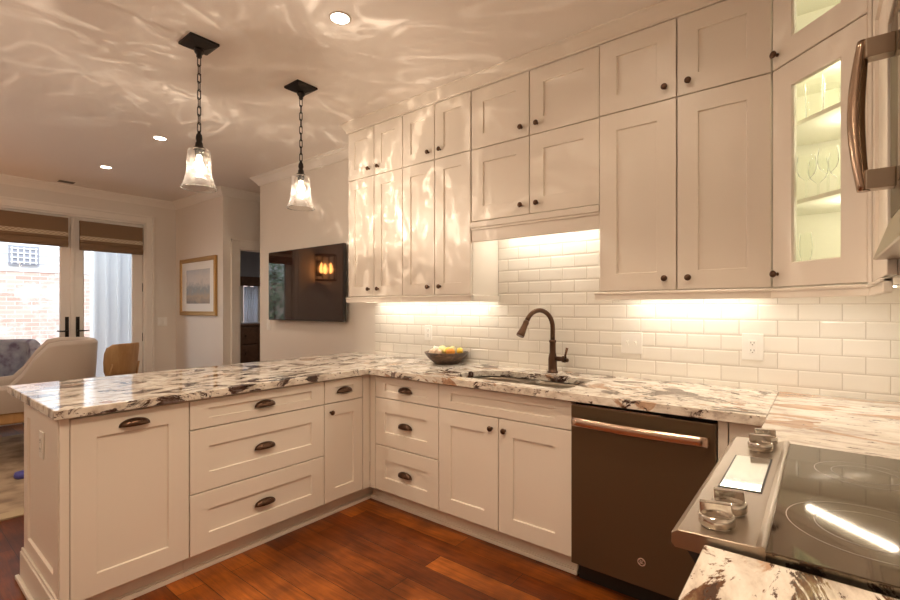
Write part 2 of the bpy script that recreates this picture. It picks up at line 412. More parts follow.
# crown mouldings: profile extruded between two points, n = room-side normal
CROWN = [(0, 0), (0.012, 0), (0.016, 0.012), (0.030, 0.030), (0.052, 0.056), (0.060, 0.060), (0.066, 0.072), (0.076, 0.078), (0.076, 0.09), (0, 0.09)]
def crown(name, p0, p1, n, m=TRIM, prof=CROWN, zt=ZC, m0=0.0, m1=0.0):
    d = Vector((p1[0] - p0[0], p1[1] - p0[1])); d.normalize()
    H = max(q[1] for q in prof)
    l0 = [(p0[0] + n[0] * a - d.x * a * m0, p0[1] + n[1] * a - d.y * a * m0, zt - H + z) for a, z in prof]
    l1 = [(p1[0] + n[0] * a + d.x * a * m1, p1[1] + n[1] * a + d.y * a * m1, zt - H + z) for a, z in prof]
    return struct(MB().nested([l0, l1]).build(name, m))
crown('trim_1', (XW, 2.98), (XW, 4.92), (-1, 0), m1=1)
crown('trim_2', (XW, 4.92), (XW + 0.14, 4.92), (0, 1), m0=1)
crown('trim_3', (2.72, YH), (2.72, YF), (-1, 0), m0=1, m1=-1)
crown('trim_4', (2.72, YF), (XL, YF), (0, -1), m0=-1)
crown('trim_5', (2.72, YH), (5.0, YH), (0, -1), m0=1)
# crown over the cabinets: sits on their top
CR2 = [(-0.04, 0), (0.006, 0), (0.006, 0.010), (0.030, 0.026), (0.060, 0.044), (0.078, 0.050), (0.078, 0.057), (-0.04, 0.057)]
crown('trim_6', (XU, 2.99), (XU, 0.161), (-1, 0), PAINT, CR2, m1=-0.41)
crown('trim_7', (XU, 0.161), (2.13, -0.139), (-0.7071, 0.7071), PAINT, CR2, m0=-0.41)
crown('trim_8', (2.13, -0.139), (0.905, -0.139), (0, 1), PAINT, CR2)
# baseboards
sbox('baseboard_right', TRIM, [(XW - 0.015, XW, 3.32, 4.92, 0, 0.13)])
sbox('baseboard_back', TRIM, [(DX1 + 0.095, 2.705, YF - 0.015, YF, 0, 0.13), (XL, DX0 - 0.095, YF - 0.015, YF, 0, 0.13)])
sbox('baseboard_picture', TRIM, [(2.705, 2.72, YH, YF, 0, 0.13)])
sbox('baseboard_left', TRIM, [(XL, XL + 0.015, YR + 0.7, YF - 0.02, 0, 0.13)])
# casings
def casing(name, x0, x1, z1, y, w=0.092, m=TRIM):
    mb = MB()
    mb.box(x0 - w, x0, y - 0.02, y, 0, z1 + w); mb.box(x1, x1 + w, y - 0.02, y, 0, z1 + w); mb.box(x0, x1, y - 0.02, y, z1, z1 + w)
    mb.box(x0 - w - 0.006, x0 - w + 0.018, y - 0.03, y, 0, z1 + w + 0.006); mb.box(x1 + w - 0.018, x1 + w + 0.006, y - 0.03, y, 0, z1 + w + 0.006)
    mb.box(x0 - w - 0.006, x1 + w + 0.006, y - 0.03, y, z1 + w - 0.018, z1 + w + 0.006)
    mb.box(x0 - 0.001, x0 + 0.025, y - 0.005, y + 0.12, 0, z1); mb.box(x1 - 0.025, x1 + 0.001, y - 0.005, y + 0.12, 0, z1); mb.box(x0 + 0.025, x1 - 0.025, y - 0.005, y + 0.12, z1 - 0.025, z1 + 0.001)
    return struct(mb.build(name, m, bevel=0.003))
casing('trim_9', DX0, DX1, DZ, YF)
casing('trim_10', HX0, HX1, HZ, YH)

# backsplash tiles
struct(MB().box(XW - 0.010, XW, YR + 0.010, 3.018, ZCT, 1.90).build('wall_backsplash', TILE_X))
struct(MB().box(0.43, XW - 0.010, YR, YR + 0.010, ZCT, 1.56).build('wall_backsplash_range', TILE_Y))

# ------------------------------------------------------------------ hardware
KNOB_ME = MB().lathe([(0.0075, 0), (0.0075, 0.002), (0.0055, 0.006), (0.006, 0.012), (0.013, 0.017), (0.0155, 0.022), (0.0145, 0.026), (0.009, 0.029), (0.001, 0.030)], 16, Matrix.Rotation(PI / 2, 4, 'X')).data('knob')
def cup_mesh():
    mb = MB(); a, b, d = 0.055, 0.031, 0.025
    nt, nf = 18, 7
    vs = []; fs = []
    for i in range(nt + 1):
        th = PI * i / nt
        for j in range(nf + 1):
            ph = PI / 2 * j / nf
            s = max(math.sin(th), 0.0) ** 0.75
            vs.append((a * math.cos(th), -d * s * math.cos(ph) , b * s * math.sin(ph) - 0.012))
    for i in range(nt):
        for j in range(nf):
            k = i * (nf + 1) + j
            fs.append((k, k + 1, k + nf + 2, k + nf + 1))
    mb.add(vs, fs, True)
    # inner shell slightly smaller so the cup has a wall
    vs2 = [(x * 0.94, y * 0.90, (z + 0.012) * 0.90 - 0.012) for x, y, z in vs]
    mb.add(vs2, [tuple(reversed(f)) for f in fs], True)
    # rim joining both, at the lower edge
    lo = [i * (nf + 1) for i in range(nt + 1)]
    n0 = len(vs)
    for i in range(nt):
        mb.f.append((lo[i], lo[i + 1], n0 + lo[i + 1], n0 + lo[i])); mb.sm.append(False)
    # flange on the face
    out = [(a * 1.10 * math.cos(PI * i / nt), -0.0025, b * 1.12 * max(math.sin(PI * i / nt), 0) ** 0.8 - 0.014) for i in range(nt + 1)]
    mb.nested([[(x, 0.0, z) for x, y, z in out], out])
    # two small rivets
    for x in (-0.02, 0.02): mb.ball((x, -0.018, 0.010), 0.0042, n=8, m=6)
    me = bpy.data.meshes.new('cup_pull'); me.from_pydata(mb.v, [], mb.f); me.update(); me.polygons.foreach_set('use_smooth', mb.sm)
    return me
CUP_ME = cup_mesh()
def knob(parent, x, z, y=0.0): return place('knob', KNOB_ME, BRONZE, parent, loc=(x, y, z))
def cup(parent, x, z, y=0.0): return place('cup_pull', CUP_ME, BRONZE, parent, loc=(x, y, z))

def shaker_mb(x0, x1, z0, z1, s=0.088, r=None, rec=0.009):
    r = s if r is None else r
    def R(ix, iz, y): return [(x0 + ix, y, z0 + iz), (x1 - ix, y, z0 + iz), (x1 - ix, y, z1 - iz), (x0 + ix, y, z1 - iz)]
    return MB().nested([R(0, 0, 0.02), R(0, 0, 0.002), R(0.002, 0.002, 0), R(s, r, 0), R(s + 0.003, r + 0.003, rec), ])
G = 0.0028
def door(parent, x0, x1, z0, z1, kx=None, kz=None, cupz=None, name='door', s=0.088, r=None):
    d = shaker_mb(x0 + G, x1 - G, z0 + G, z1 - G, s, r).build(name, PAINT, parent)
    if kx is not None: knob(d, kx, kz)
    if cupz is not None: cup(d, (x0 + x1) / 2, cupz)
    return d
def drawer(parent, x0, x1, z0, z1, has_pull=True, s=0.088):
    h = z1 - z0
    d = shaker_mb(x0 + G, x1 - G, z0 + G, z1 - G, min(s, (x1 - x0) * 0.25), min(0.088, h * 0.31)).build('drawer', PAINT, parent)
    if has_pull: cup(d, (x0 + x1) / 2, (z0 + z1) / 2 - 0.002)
    return d
def carcass(parent, w, h, d, z0=0.0, top=True, m=PAINT, t=0.018, mid=()):
    mb = MB()
    y0 = 0.0215
    mb.box(0.0005, t, y0, d, z0, z0 + h); mb.box(w - t, w - 0.0005, y0, d, z0, z0 + h)
    mb.box(t, w - t, y0, d, z0, z0 + t); mb.box(t, w - t, d - t, d, z0 + t, z0 + h - t * top)
    if top: mb.box(t, w - t, y0, d, z0 + h - t, z0 + h)
    for z in mid: mb.box(t, w - t, y0, d - t, z - t / 2, z + t / 2)
    return mb.build('body', m, parent)
def toe(parent, w, x0=0.0, x1=None):
    x1 = w if x1 is None else x1
    mb = MB(); mb.box(x0, x1, 0.075, 0.092, 0.0, 0.1127); mb.box(x0, x1, 0.060, 0.075, 0.0, 0.022); mb.box(x0, x1, 0.0665, 0.075, 0.022, 0.030)
    return mb.build('toe_kick', PAINT, parent, bevel=0.003)

ZB = 0.1127; ZD = 0.868
BH = ZCB - ZB
Z1, Z2 = 0.724, 0.412
# ------------------------------------------------------------------ peninsula cabinets
GB = 'base cabinets'
def base(name, label, loc, rz, w, d=0.60, top=True, group=GB):
    c = thing(name, label, 'cabinet', loc, rz, group)
    carcass(c, w, BH, d, ZB, top)
    return c
PX0, PX1, PX2, PX3 = 0.5177, 0.9748, 1.7526, 2.058
c = base('base_cabinet', 'white peninsula end cabinet with a full height panel door and one cup pull on top', (PX0, YP, 0), 0, PX1 - PX0, 0.64)
door(c, 0, PX1 - PX0, ZB, ZD, cupz=0.812)
toe(c, PX1 - PX0, -0.0297)
# decorated end: panelled end with corner stiles, base moulding and shoe
ew = 0.67
mb = shaker_mb(0.0, ew - 0.035, ZB + 0.02, ZCB - 0.0005, 0.075, 0.08, 0.010)
mb.box(ew - 0.035, ew - 0.013, -0.004, 0.0294, 0.002, ZCB - 0.0005)
mb.box(ew - 0.011, ew, -0.001, 0.0294, 0.002, ZCB - 0.0005)
mb.box(0.0, ew - 0.04, 0.012, 0.0294, 0.002, ZB + 0.03)
ep = mb.build('end_panel', PAINT, c, loc=(-0.0297, 0.67, 0), rot=(0, 0, -PI / 2))
mb = MB(); mb.box(-0.008, ew + 0.004, -0.014, -0.0005, 0.0, 0.135); mb.box(-0.008, ew + 0.004, -0.009, -0.0005, 0.135, 0.150); mb.box(-0.02, ew + 0.010, -0.030, -0.0145, 0.0, 0.020)
mb.build('base_moulding', PAINT, ep, bevel=0.003)
c = base('base_cabinet', 'wide white peninsula cabinet of three drawers with cup pulls', (PX1, YP, 0), 0, PX2 - PX1, 0.64)
w = PX2 - PX1
drawer(c, 0, w, Z1, ZD); drawer(c, 0, w, Z2, Z1); drawer(c, 0, w, ZB, Z2); toe(c, w)
c = base('base_cabinet', 'narrow white corner cabinet with one small drawer above a knobbed door', (PX2, YP, 0), 0, PX3 - PX2 + 0.06, 0.64)
w = PX3 - PX2
drawer(c, 0, w, Z1, ZD); door(c, 0, w, ZB, Z1, 0.045, Z1 - 0.055, s=0.075)
MB().box(w + G, w + 0.0605, 0.0, 0.0215, ZB, ZD).build('filler', PAINT, c)
toe(c, w, 0, w + 0.157)
bk = tag(MB().box(PX0, XW - 0.002, YP + 0.645, YP + 0.665, 0, ZCB).build('peninsula_back_panel', PAINT), 'white panel closing the back of the peninsula under the seating overhang', 'panel')

# ------------------------------------------------------------------ sink run cabinets (rz=-90: local x runs to -Y)
SY0, SY1, SY2, SY3 = 2.318, 1.769, 1.352, 0.932
R90 = -PI / 2
c = base('base_cabinet', 'white three drawer cabinet left of the sink cabinet', (XB, SY0, 0), R90, SY0 - SY1, 0.63)
w = SY0 - SY1
drawer(c, 0, w, Z1, ZD); drawer(c, 0, w, Z2, Z1); drawer(c, 0, w, ZB, Z2); toe(c, w, -0.111)
MB().box(-0.0505, -G, 0.0, 0.0215, ZB, ZD).build('filler', PAINT, c)
c = base('base_cabinet', 'white sink cabinet with two knobbed doors under a blank drawer front', (XB, SY1, 0), R90, SY1 - SY3, 0.63, top=False)
w = SY1 - SY3; h = SY1 - SY2
drawer(c, 0, w, Z1, ZD, False)
door(c, 0, h, ZB, Z1, h - 0.042, Z1 - 0.06); door(c, h, w, ZB, Z1, h + 0.042, Z1 - 0.06); toe(c, w, 0, w - 0.001)
c = base('base_cabinet', 'blank white corner cabinet front right of the dishwasher', (XB, 0.318, 0), R90, 0.20, 0.63)
MB().box(0.0, 0.034, 0.0, 0.0215, ZB, ZD).build('filler', PAINT, c)
MB().box(0.038, 0.199, 0.004, 0.0215, ZB, ZD).build('blank_panel', PAINT, c)
toe(c, 0.20)
# range wall bases (rz=180: local x runs to -X)
YRF = 0.118
c = base('base_cabinet', 'white cabinet between the range and the corner', (2.11, YRF, 0), PI, 2.11 - 1.682, 0.55)
door(c, 0.03, 2.11 - 1.682, ZB, ZD, 0.39, 0.80); toe(c, 2.11 - 1.682)
c = base('base_cabinet', 'white cabinet at the camera side of the range', (0.900, YRF, 0), PI, 0.47, 0.55)
drawer(c, 0, 0.47, Z1, ZD); door(c, 0, 0.47, ZB, Z1, 0.05, Z1 - 0.06); toe(c, 0.47)

# ------------------------------------------------------------------ countertops
def slab(name, m, outer, holes=(), z0=ZCB, z1=ZCT, bevel=0.004):
    bm = bmesh.new(); loops = []
    for pts in (outer, *holes):
        vs = [bm.verts.new((x, y, z1)) for x, y in pts]
        es = [bm.edges.new((vs[i], vs[(i + 1) % len(vs)])) for i in range(len(vs))]
        loops.append((vs, es))
    top = bmesh.ops.triangle_fill(bm, use_beauty=True, use_dissolve=True, edges=[e for _, es in loops for e in es])
    bm.verts.ensure_lookup_table()
    faces = [g for g in top['geom'] if isinstance(g, bmesh.types.BMFace)]
    ext = bmesh.ops.extrude_face_region(bm, geom=faces)
    for v in [g for g in ext['geom'] if isinstance(g, bmesh.types.BMVert)]: v.co.z = z0
    bmesh.ops.recalc_face_normals(bm, faces=bm.faces)
    me = bpy.data.meshes.new(name); bm.to_mesh(me); bm.free()
    return place(name, me, m, bevel=bevel, seg=3)
XC = 2.078; YCN = 2.337; YCB = 3.285; YRC = 0.155; XCE = 0.463
XBK = XW - 0.0105
tag(slab('countertop', GRAN_P, [(XCE, YCN), (XC, YCN), (XC + 0.04, YCN), (XBK, YCN), (XBK, 3.0185), (XW - 0.0008, 3.0185), (XW - 0.0008, YCB), (XCE, YCB)]), 'long polished granite top on the peninsula with dark veins', 'countertop', 'granite countertops')
sink_hole = rounded(2.175, 2.555, 0.985, 1.725, [0.17, 0.10, 0.05, 0.06])
tag(slab('countertop', GRAN_S, [(XC, YRC), (XBK, YRC), (XBK, YCN - 0.0008), (XC, YCN - 0.0008)], [sink_hole]), 'speckled granite top around the sink and over the dishwasher', 'countertop', 'granite countertops')
tag(slab('countertop', GRAN_R, [(1.678, YR + 0.0105), (XBK, YR + 0.0105), (XBK, YRC - 0.0008), (1.678, YRC - 0.0008)]), 'cream granite top with tan streaks in the corner beyond the cooktop', 'countertop', 'granite countertops')
tag(slab('countertop', GRAN_N, [(0.425, YR + 0.0105), (0.896, YR + 0.0105), (0.896, YRC), (0.425, YRC)]), 'pale granite top with brown blotches at the near side of the range', 'countertop', 'granite countertops')

# ------------------------------------------------------------------ sink and faucet
sk = thing('kitchen_sink', 'stainless double bowl sink set under the granite', 'sink', (2.365, 1.355, 0.68))
def bowl(x0, x1, y0, y1, rs, depth):
    o = Vector((2.365, 1.355, 0.68)); mb = MB(); zt = 0.8755
    def lp(ins, z): return [(x - o.x, y - o.y, z - o.z) for x, y in rounded(x0 + ins, x1 - ins, y0 + ins, y1 - ins, [max(r - ins, 0.02) for r in rs])]
    mb.nested([lp(-0.016, zt), lp(0, zt), lp(0.004, zt - 0.02), lp(0.012, zt - depth + 0.04), lp(0.03, zt - depth + 0.008), lp(0.06, zt - depth), lp(0.12, zt - depth - 0.003)], False, True, True)
    b = mb.build('bowl', SINKSTEEL, sk, solid=0.0015)
    MB().lathe([(0.042, 0.0), (0.042, 0.004), (0.030, 0.003), (0.028, -0.004), (0.001, -0.006)], 20).build('drain', CHROME, sk, loc=((x0 + x1) / 2 - o.x, (y0 + y1) / 2 - o.y, zt - depth - o.z - 0.001))
bowl(2.170, 2.560, 1.375, 1.735, [0.17, 0.10, 0.05, 0.05], 0.19)
bowl(2.170, 2.560, 0.978, 1.342, [0.05, 0.05, 0.05, 0.06], 0.17)

fx, fy = 2.665, 1.300
fa = thing('faucet', 'bronze gooseneck pull-down faucet with side lever behind the sink', 'faucet', (fx, fy, ZCT))
MB().lathe([(0.034, 0), (0.034, 0.006), (0.028, 0.012), (0.027, 0.03), (0.027, 0.085), (0.024, 0.105), (0.0195, 0.125), (0.019, 0.185), (0.0225, 0.190), (0.0225, 0.200), (0.016, 0.204)], 24).build('base', BRONZE, fa)
ang = math.atan2(0.09, -0.235); ux, uy = math.cos(ang), math.sin(ang)
pth = [(0, 0, 0.20), (0, 0, 0.279)]
Rr = 0.108
for i in range(1, 15):
    a = PI * 0.86 * i / 14
    pth.append((ux * (Rr - Rr * math.cos(a)), uy * (Rr - Rr * math.cos(a)), 0.279 + Rr * math.sin(a)))
MB().tube(pth, 0.0145, 14).build('neck', BRONZE, fa)
e0 = Vector(pth[-1]); dv = (Vector(pth[-1]) - Vector(pth[-2])).normalized()
q = [e0, e0 + dv * 0.012, e0 + dv * 0.018, e0 + dv * 0.03, e0 + dv * 0.065, e0 + dv * 0.095, e0 + dv * 0.105]
MB().tube(q, [0.0145, 0.018, 0.018, 0.017, 0.0205, 0.025, 0.0235], 16).build('spray_head', BRONZE, fa)
hv = MB()
hv.cyl((0, -0.018, 0.088), (0, -0.066, 0.088), 0.016, r2=0.014); hv.cyl((0, -0.066, 0.088), (0, -0.084, 0.088), 0.021)
hv.tube([(0, -0.078, 0.090), (0.004, -0.084, 0.120), (0.008, -0.092, 0.158)], [0.0075, 0.0065, 0.009], 10)
hv.ball((0.0, -0.094, 0.083), 0.013, n=10, m=8)
hv.build('lever_handle', BRONZE, fa)

# ------------------------------------------------------------------ dishwasher
DW0, DW1 = SY3 - 0.002, 0.322
dw = thing('dishwasher', 'dark slate dishwasher with a bowed bar handle and a small round badge', 'dishwasher', (2.100, DW0, 0), R90)
wd = DW0 - DW1
MB().box(0.004, wd - 0.004, 0.05, 0.62, 0.10, 0.866).build('body', DARKP, dw)
mb = MB()
P = [(0.0, 0.048), (0.0, 0.004), (0.004, 0.0), (wd - 0.004, 0.0), (wd, 0.004), (wd, 0.048)]
mb.prism(P, 0.103, 0.855)
dd = mb.build('door', SLATE, dw, bevel=0.003)
MB().box(0.004, wd * 0.66, 0.006, 0.04, 0.8553, 0.8585).build('control_strip', CHROME, dd)
mb = MB(); mb.box(0.01, wd - 0.01, 0.075, 0.09, 0.0, 0.10); mb.build('kick_plate', DARKP, dw)
hp = []
for i in range(21):
    t = i / 20; hp.append((0.022 + (wd - 0.044) * t, -0.034 - 0.020 * math.sin(PI * t), 0.786))
hl = []
for (x, y, z) in hp:
    hl.append([(x + 0, y - 0.006, z - 0.021), (x, y - 0.012, z - 0.010), (x, y - 0.012, z + 0.010), (x, y - 0.006, z + 0.021), (x, y + 0.004, z + 0.021), (x, y + 0.004, z - 0.021)])
hm = MB().nested(hl, True, True, True)
for x in (0.030, wd - 0.030): hm.box(x - 0.010, x + 0.010, -0.036, 0.0, 0.774, 0.798)
hm.build('handle', COPPER, dd)
bx, bz = wd * 0.535, 0.215
bd = MB().lathe([(0.0165, 0), (0.0165, 0.002), (0.0150, 0.003), (0.0001, 0.003)], 28, Matrix.Translation((bx, 0, bz)) @ Matrix.Rotation(PI / 2, 4, 'X')).build('badge', SLATE, dd)
bm_ = MB()
bm_.tube([(bx + 0.0155 * math.cos(2 * PI * i / 28), -0.0030, bz + 0.0155 * math.sin(2 * PI * i / 28)) for i in range(28)], 0.0017, 6, True)
for k in range(4):
    a = k * PI / 2 + 0.4
    bm_.tube([(bx + 0.0125 * math.cos(a + j * 0.16), -0.0032, bz + 0.0125 * math.sin(a + j * 0.16)) for j in range(6)], 0.0008, 5)
# cursive monogram: a looped G and a looped E
bm_.tube([(bx + x * 0.001, -0.0036, bz + z * 0.001) for x, z in ((-1.0, 5.5), (-3.0, 6.5), (-6.0, 4.0), (-7.0, 0.0), (-5.5, -4.0), (-3.0, -4.5), (-1.2, -2.0), (-1.0, 1.0), (-3.5, 1.5), (-5.0, 0.0), (-2.0, -0.5), (0.5, -4.5), (-1.5, -7.0), (-4.5, -6.8))], 0.0009, 6)
bm_.tube([(bx + x * 0.001, -0.0036, bz + z * 0.001) for x, z in ((6.0, 5.0), (4.0, 7.0), (1.8, 5.0), (2.5, 2.0), (4.5, 1.2), (2.0, 0.5), (1.2, -3.0), (3.5, -5.5), (6.5, -4.0), (7.0, -1.5))], 0.0009, 6)
bm_.build('monogram', BADGE, bd)

# ------------------------------------------------------------------ range
RX0, RX1 = 0.9085, 1.6735
rg = thing('range', 'slide-in electric range with black glass cooktop and steel front controls', 'range', (RX0, 0, 0))
rw = RX1 - RX0
MB().box(0.004, rw - 0.004, -0.43, 0.105, 0.03, 0.905).build('body', DARKP, rg, bevel=0.003)
ct = MB().box(0, rw, -0.435, 0.070, 0.9055, 0.924).build('cooktop', BLACKG, rg, bevel=0.002)
RING = mat('burner_ring', (0.38, 0.34, 0.30), 0.4)
for (bx_, by_, rr_) in ((0.20, -0.075, 0.125), (0.56, -0.085, 0.095), (0.20, -0.30, 0.08), (0.56, -0.30, 0.105)):
    mb = MB()
    for r_ in (rr_, rr_ * 0.66):
        n = 48
        mb.nested([[((r_ + dr) * math.cos(2 * PI * i / n) + bx_, (r_ + dr) * math.sin(2 * PI * i / n) + by_, 0.9243) for i in range(n)] for dr in (0, 0.0016)], False, False)
    mb.build('burner_ring', RING, ct)
# control panel: extruded side profile (y,z), sloping slightly to the front
prof = [(0.068, 0.905), (0.068, 0.9285), (0.074, 0.931), (0.082, 0.927), (0.200, 0.921), (0.210, 0.914), (0.210, 0.895), (0.204, 0.889), (0.106, 0.889), (0.106, 0.905)]
pn = MB().nested([[(-0.002, y, z) for y, z in prof], [(rw + 0.002, y, z) for y, z in prof]]).build('control_panel', STEEL, rg, bevel=0.0015)
MB().nested([[(x_, y, z) for y, z in ((0.108, 0.8885), (0.185, 0.8885), (0.152, 0.838), (0.108, 0.838))] for x_ in (0.002, rw - 0.002)]).build('apron', DARKP, rg)
sl = math.atan2(0.006, 0.118)
Mt = Matrix.Translation((0, 0.141, 0.9240)) @ Matrix.Rotation(-sl, 4, 'X')
MB().box(0.268, 0.548, -0.046, 0.036, 0.0, 0.0012, M=Mt).build('display_border', DARKP, pn)
MB().box(0.273, 0.543, -0.042, 0.032, 0.0012, 0.0022, M=Mt).build('display', DISPLAY, pn)
km = MB().lathe([(0.026, 0), (0.026, 0.003), (0.0295, 0.004), (0.0300, 0.019), (0.028, 0.0225), (0.024, 0.0225), (0.022, 0.019), (0.0005, 0.019)], 32)
km.box(-0.006, 0.006, -0.0255, 0.0255, 0.016, 0.042)
KM = km.data('control_knob')
for (kx, ky) in ((0.963, 0.146), (1.043, 0.136), (1.545, 0.128), (1.625, 0.122)):
    place('control_knob', KM, CHROME, rg, bevel=0.0015, loc=(kx - RX0, ky, 0.9268 - (ky - 0.082) * 0.05), rot=(-sl, 0, 0.12))
od = MB().box(0.004, rw - 0.004, 0.106, 0.150, 0.20, 0.835).build('oven_door', SLATE, rg, bevel=0.004)
hm = MB().tube([(0.12, 0.182, 0.77), (0.2, 0.187, 0.77), (rw / 2, 0.190, 0.77), (rw - 0.2, 0.187, 0.77), (rw - 0.12, 0.182, 0.77)], 0.012, 10)
hm.cyl((0.14, 0.150, 0.77), (0.14, 0.183, 0.77), 0.009); hm.cyl((rw - 0.14, 0.150, 0.77), (rw - 0.14, 0.183, 0.77), 0.009)
hm.build('handle', COPPER, od)
MB().box(0.004, rw - 0.004, 0.106, 0.145, 0.04, 0.192).build('storage_drawer', SLATE, rg, bevel=0.004)

# ------------------------------------------------------------------ wall cabinets
GW = 'tall wall cabinets'
def light_rail(c, w, d, x0=0.0, right=0.0, left=0.0):
    mb = MB(); z1 = -0.0045
    mb.box(x0 - left, w + right, -0.008, 0.012, -0.044, z1); mb.box(x0 - left, w + right, -0.014, 0.012, -0.016, z1)
    if right: mb.box(w, w + right, 0.012, d, -0.044, z1)
    if left: mb.box(x0 - left, x0, 0.012, d, -0.044, z1)
    return mb.build('light_rail', PAINT, c, bevel=0.003)
def wall_cab(label, loc, rz, w, d, xm, z0=ZU, sp=ZS, rail=None, kn=True):
    c = thing('wall_cabinet', label, 'cabinet', (loc[0], loc[1], z0), rz, GW)
    h = ZT - z0
    carcass(c, w, h, d, 0, True, mid=(sp - z0,))
    k = 0.052
    e = [0, xm, w] if xm else [0, w]
    for a, b in zip(e[:-1], e[1:]):
        left = (b == xm) or not xm
        for (za, zb) in ((0, sp - z0), (sp - z0, h)):
            kx = (b - k) if left else (a + k)
            door(c, a, b, za, zb, kx if kn else None, za + 0.058, s=min(0.088, (b - a) * 0.25))
    if rail: light_rail(c, w, d, **rail)
    return c
UA, UBb, UCc, UDd, UEe, UFf = 2.975, 2.369, 1.759, 0.917, 0.538, 0.161
DU = XW - XU - 0.012
wall_cab('white wall cabinet with four small-panelled doors beside the television, end of the row', (XU, UA), R90, UA - UBb, DU, (UA - UBb) / 2, rail=dict(left=0.018))
wall_cab('white four door wall cabinet above the fruit bowl', (XU, UBb), R90, UBb - UCc, DU, (UBb - UCc) / 2, rail=dict(right=0.012))
sc_ = wall_cab('short white four door wall cabinet above the sink and faucet', (XU + 0.006, UCc), R90, UCc - UDd, DU - 0.006, (UCc - UDd) / 2, z0=1.868)
wv = UCc - UDd
mb = MB(); mb.box(0.001, wv - 0.001, 0.004, 0.022, -0.130, -0.0045); mb.box(0.001, wv - 0.001, -0.010, 0.004, -0.040, -0.0045); mb.box(0.001, wv - 0.001, -0.004, 0.004, -0.055, -0.040)
mb.build('valance', PAINT, sc_, bevel=0.003)
wall_cab('widest white four door wall cabinet, right of the sink by the glass corner cabinet', (XU, UDd), R90, UDd - UFf, DU, UDd - UEe, rail=dict(left=0.022))
# narrow cabinet between corner and microwave, and the one over the microwave
nc = thing('wall_cabinet', 'narrow white wall cabinet seen edge on between the corner cabinet and the microwave', 'cabinet', (2.128, -0.139, ZU), PI, GW)
nw = 2.128 - 1.680
carcass(nc, nw, ZT - ZU, 0.30, 0)
door(nc, 0.02, nw, 0, ZS - ZU, s=0.088); door(nc, 0.02, nw, ZS - ZU, ZT - ZU)
light_rail(nc, nw, 0.30)
oc = thing('wall_cabinet', 'white two door cabinet above the microwave', 'cabinet', (1.676, -0.139, 2.06), PI, GW)
ow = 1.676 - 0.905
carcass(oc, ow, ZT - 2.06, 0.30, 0); door(oc, 0, ow / 2, 0, ZT - 2.06); door(oc, ow / 2, ow, 0, ZT - 2.06)

# diagonal glass-door corner cabinet
gc = thing('corner_cabinet', 'lit diagonal corner cabinet with glass doors and glassware inside', 'cabinet', (XU, 0.161, ZU), -0.75 * PI, GW)
poly = [(0.0, 0.0215), (0.424, 0.0215), (0.638, 0.2200), (0.1916, 0.6600), (-0.2310, 0.2340), (-0.012, 0.0215)]
def inset(pts, k):
    cx = sum(p[0] for p in pts) / len(pts); cy = sum(p[1] for p in pts) / len(pts)
    return [(cx + (x - cx) * k, cy + (y - cy) * k) for x, y in pts]
mb = MB(); H = ZT - ZU; sp = ZS - ZU; t = 0.018
mb.prism(poly, 0, t); mb.prism(poly, sp - t, sp + t); mb.prism(poly, H - t, H)
def panel(a, b, za, zb):
    d = Vector((b[0] - a[0], b[1] - a[1])); d.normalize(); n = Vector((-d.y, d.x)) * 0.014
    mb.prism([a, b, (b[0] + n.x, b[1] + n.y), (a[0] + n.x, a[1] + n.y)], za, zb)
for i in (1, 2, 3, 4): panel(poly[i], poly[(i + 1) % 6], t, H - t)
mb.build('body', CABIN, gc)
def glass_door(x0, x1, z0, z1, s, kx, kz, glass=None):
    def R(i, j, y): return [(x0 + i, y, z0 + j), (x1 - i, y, z0 + j), (x1 - i, y, z1 - j), (x0 + i, y, z1 - j)]
    m_ = MB().nested([R(0, 0, 0.02), R(0, 0, 0.002), R(0.002, 0.002, 0), R(s, s, 0), R(s + 0.004, s + 0.004, 0.009), R(s + 0.004, s + 0.004, 0.02), R(0, 0, 0.02)], False, False)
    d = m_.build('door', PAINT, gc)
    MB().box(x0 + s + 0.002, x1 - s - 0.002, 0.011, 0.0145, z0 + s + 0.002, z1 - s - 0.002).build('glass_pane', CABGLASS, d)
    knob(d, kx, kz)
glass_door(G, 0.408, G, sp - G, 0.096, 0.030, 0.058)
glass_door(G, 0.408, sp + G, H - G, 0.096, 0.030, sp + 0.058)
MB().box(0.410, 0.4235, 0.0, 0.0215, 0, H).build('filler', PAINT, gc)
mb = MB(); mb.box(-0.004, 0.428, -0.008, 0.012, -0.044, -0.0045); mb.box(-0.004, 0.428, -0.014, 0.012, -0.016, -0.0045); mb.build('light_rail', PAINT, gc, bevel=0.003)
shelf_poly = [(0.014, 0.060), (0.420, 0.060), (0.600, 0.2260), (0.1900, 0.630), (-0.195, 0.2440)]
SH = [0.348, 0.676]
for z in SH: MB().prism(shelf_poly, z, z + 0.018).build('shelf', CABIN, gc, bevel=0.002)
def gl(x, y, z):  # corner-cabinet local -> world
    a = -0.75 * PI
    return (XU + x * math.cos(a) - y * math.sin(a), 0.161 + x * math.sin(a) + y * math.cos(a), ZU + z)
pk = MB().lathe([(0.03, 0), (0.03, -0.008), (0.024, -0.010), (0.0005, -0.010)], 20)
for k_, z in enumerate((SH[0], SH[1], sp - t, H - t)):
    p = MB().lathe([(0.03, -0.0005), (0.03, -0.008), (0.024, -0.010), (0.0005, -0.010)], 20).build('puck_light', E_BAR, gc, loc=(0.20, 0.20, z))
    light('cabinet_puck', 'POINT', gl(0.20, 0.20, z - 0.06), (1.1, 1.1, 1.3, 1.0)[k_], (1.0, 0.92, 0.70), shadow_soft_size=0.02)

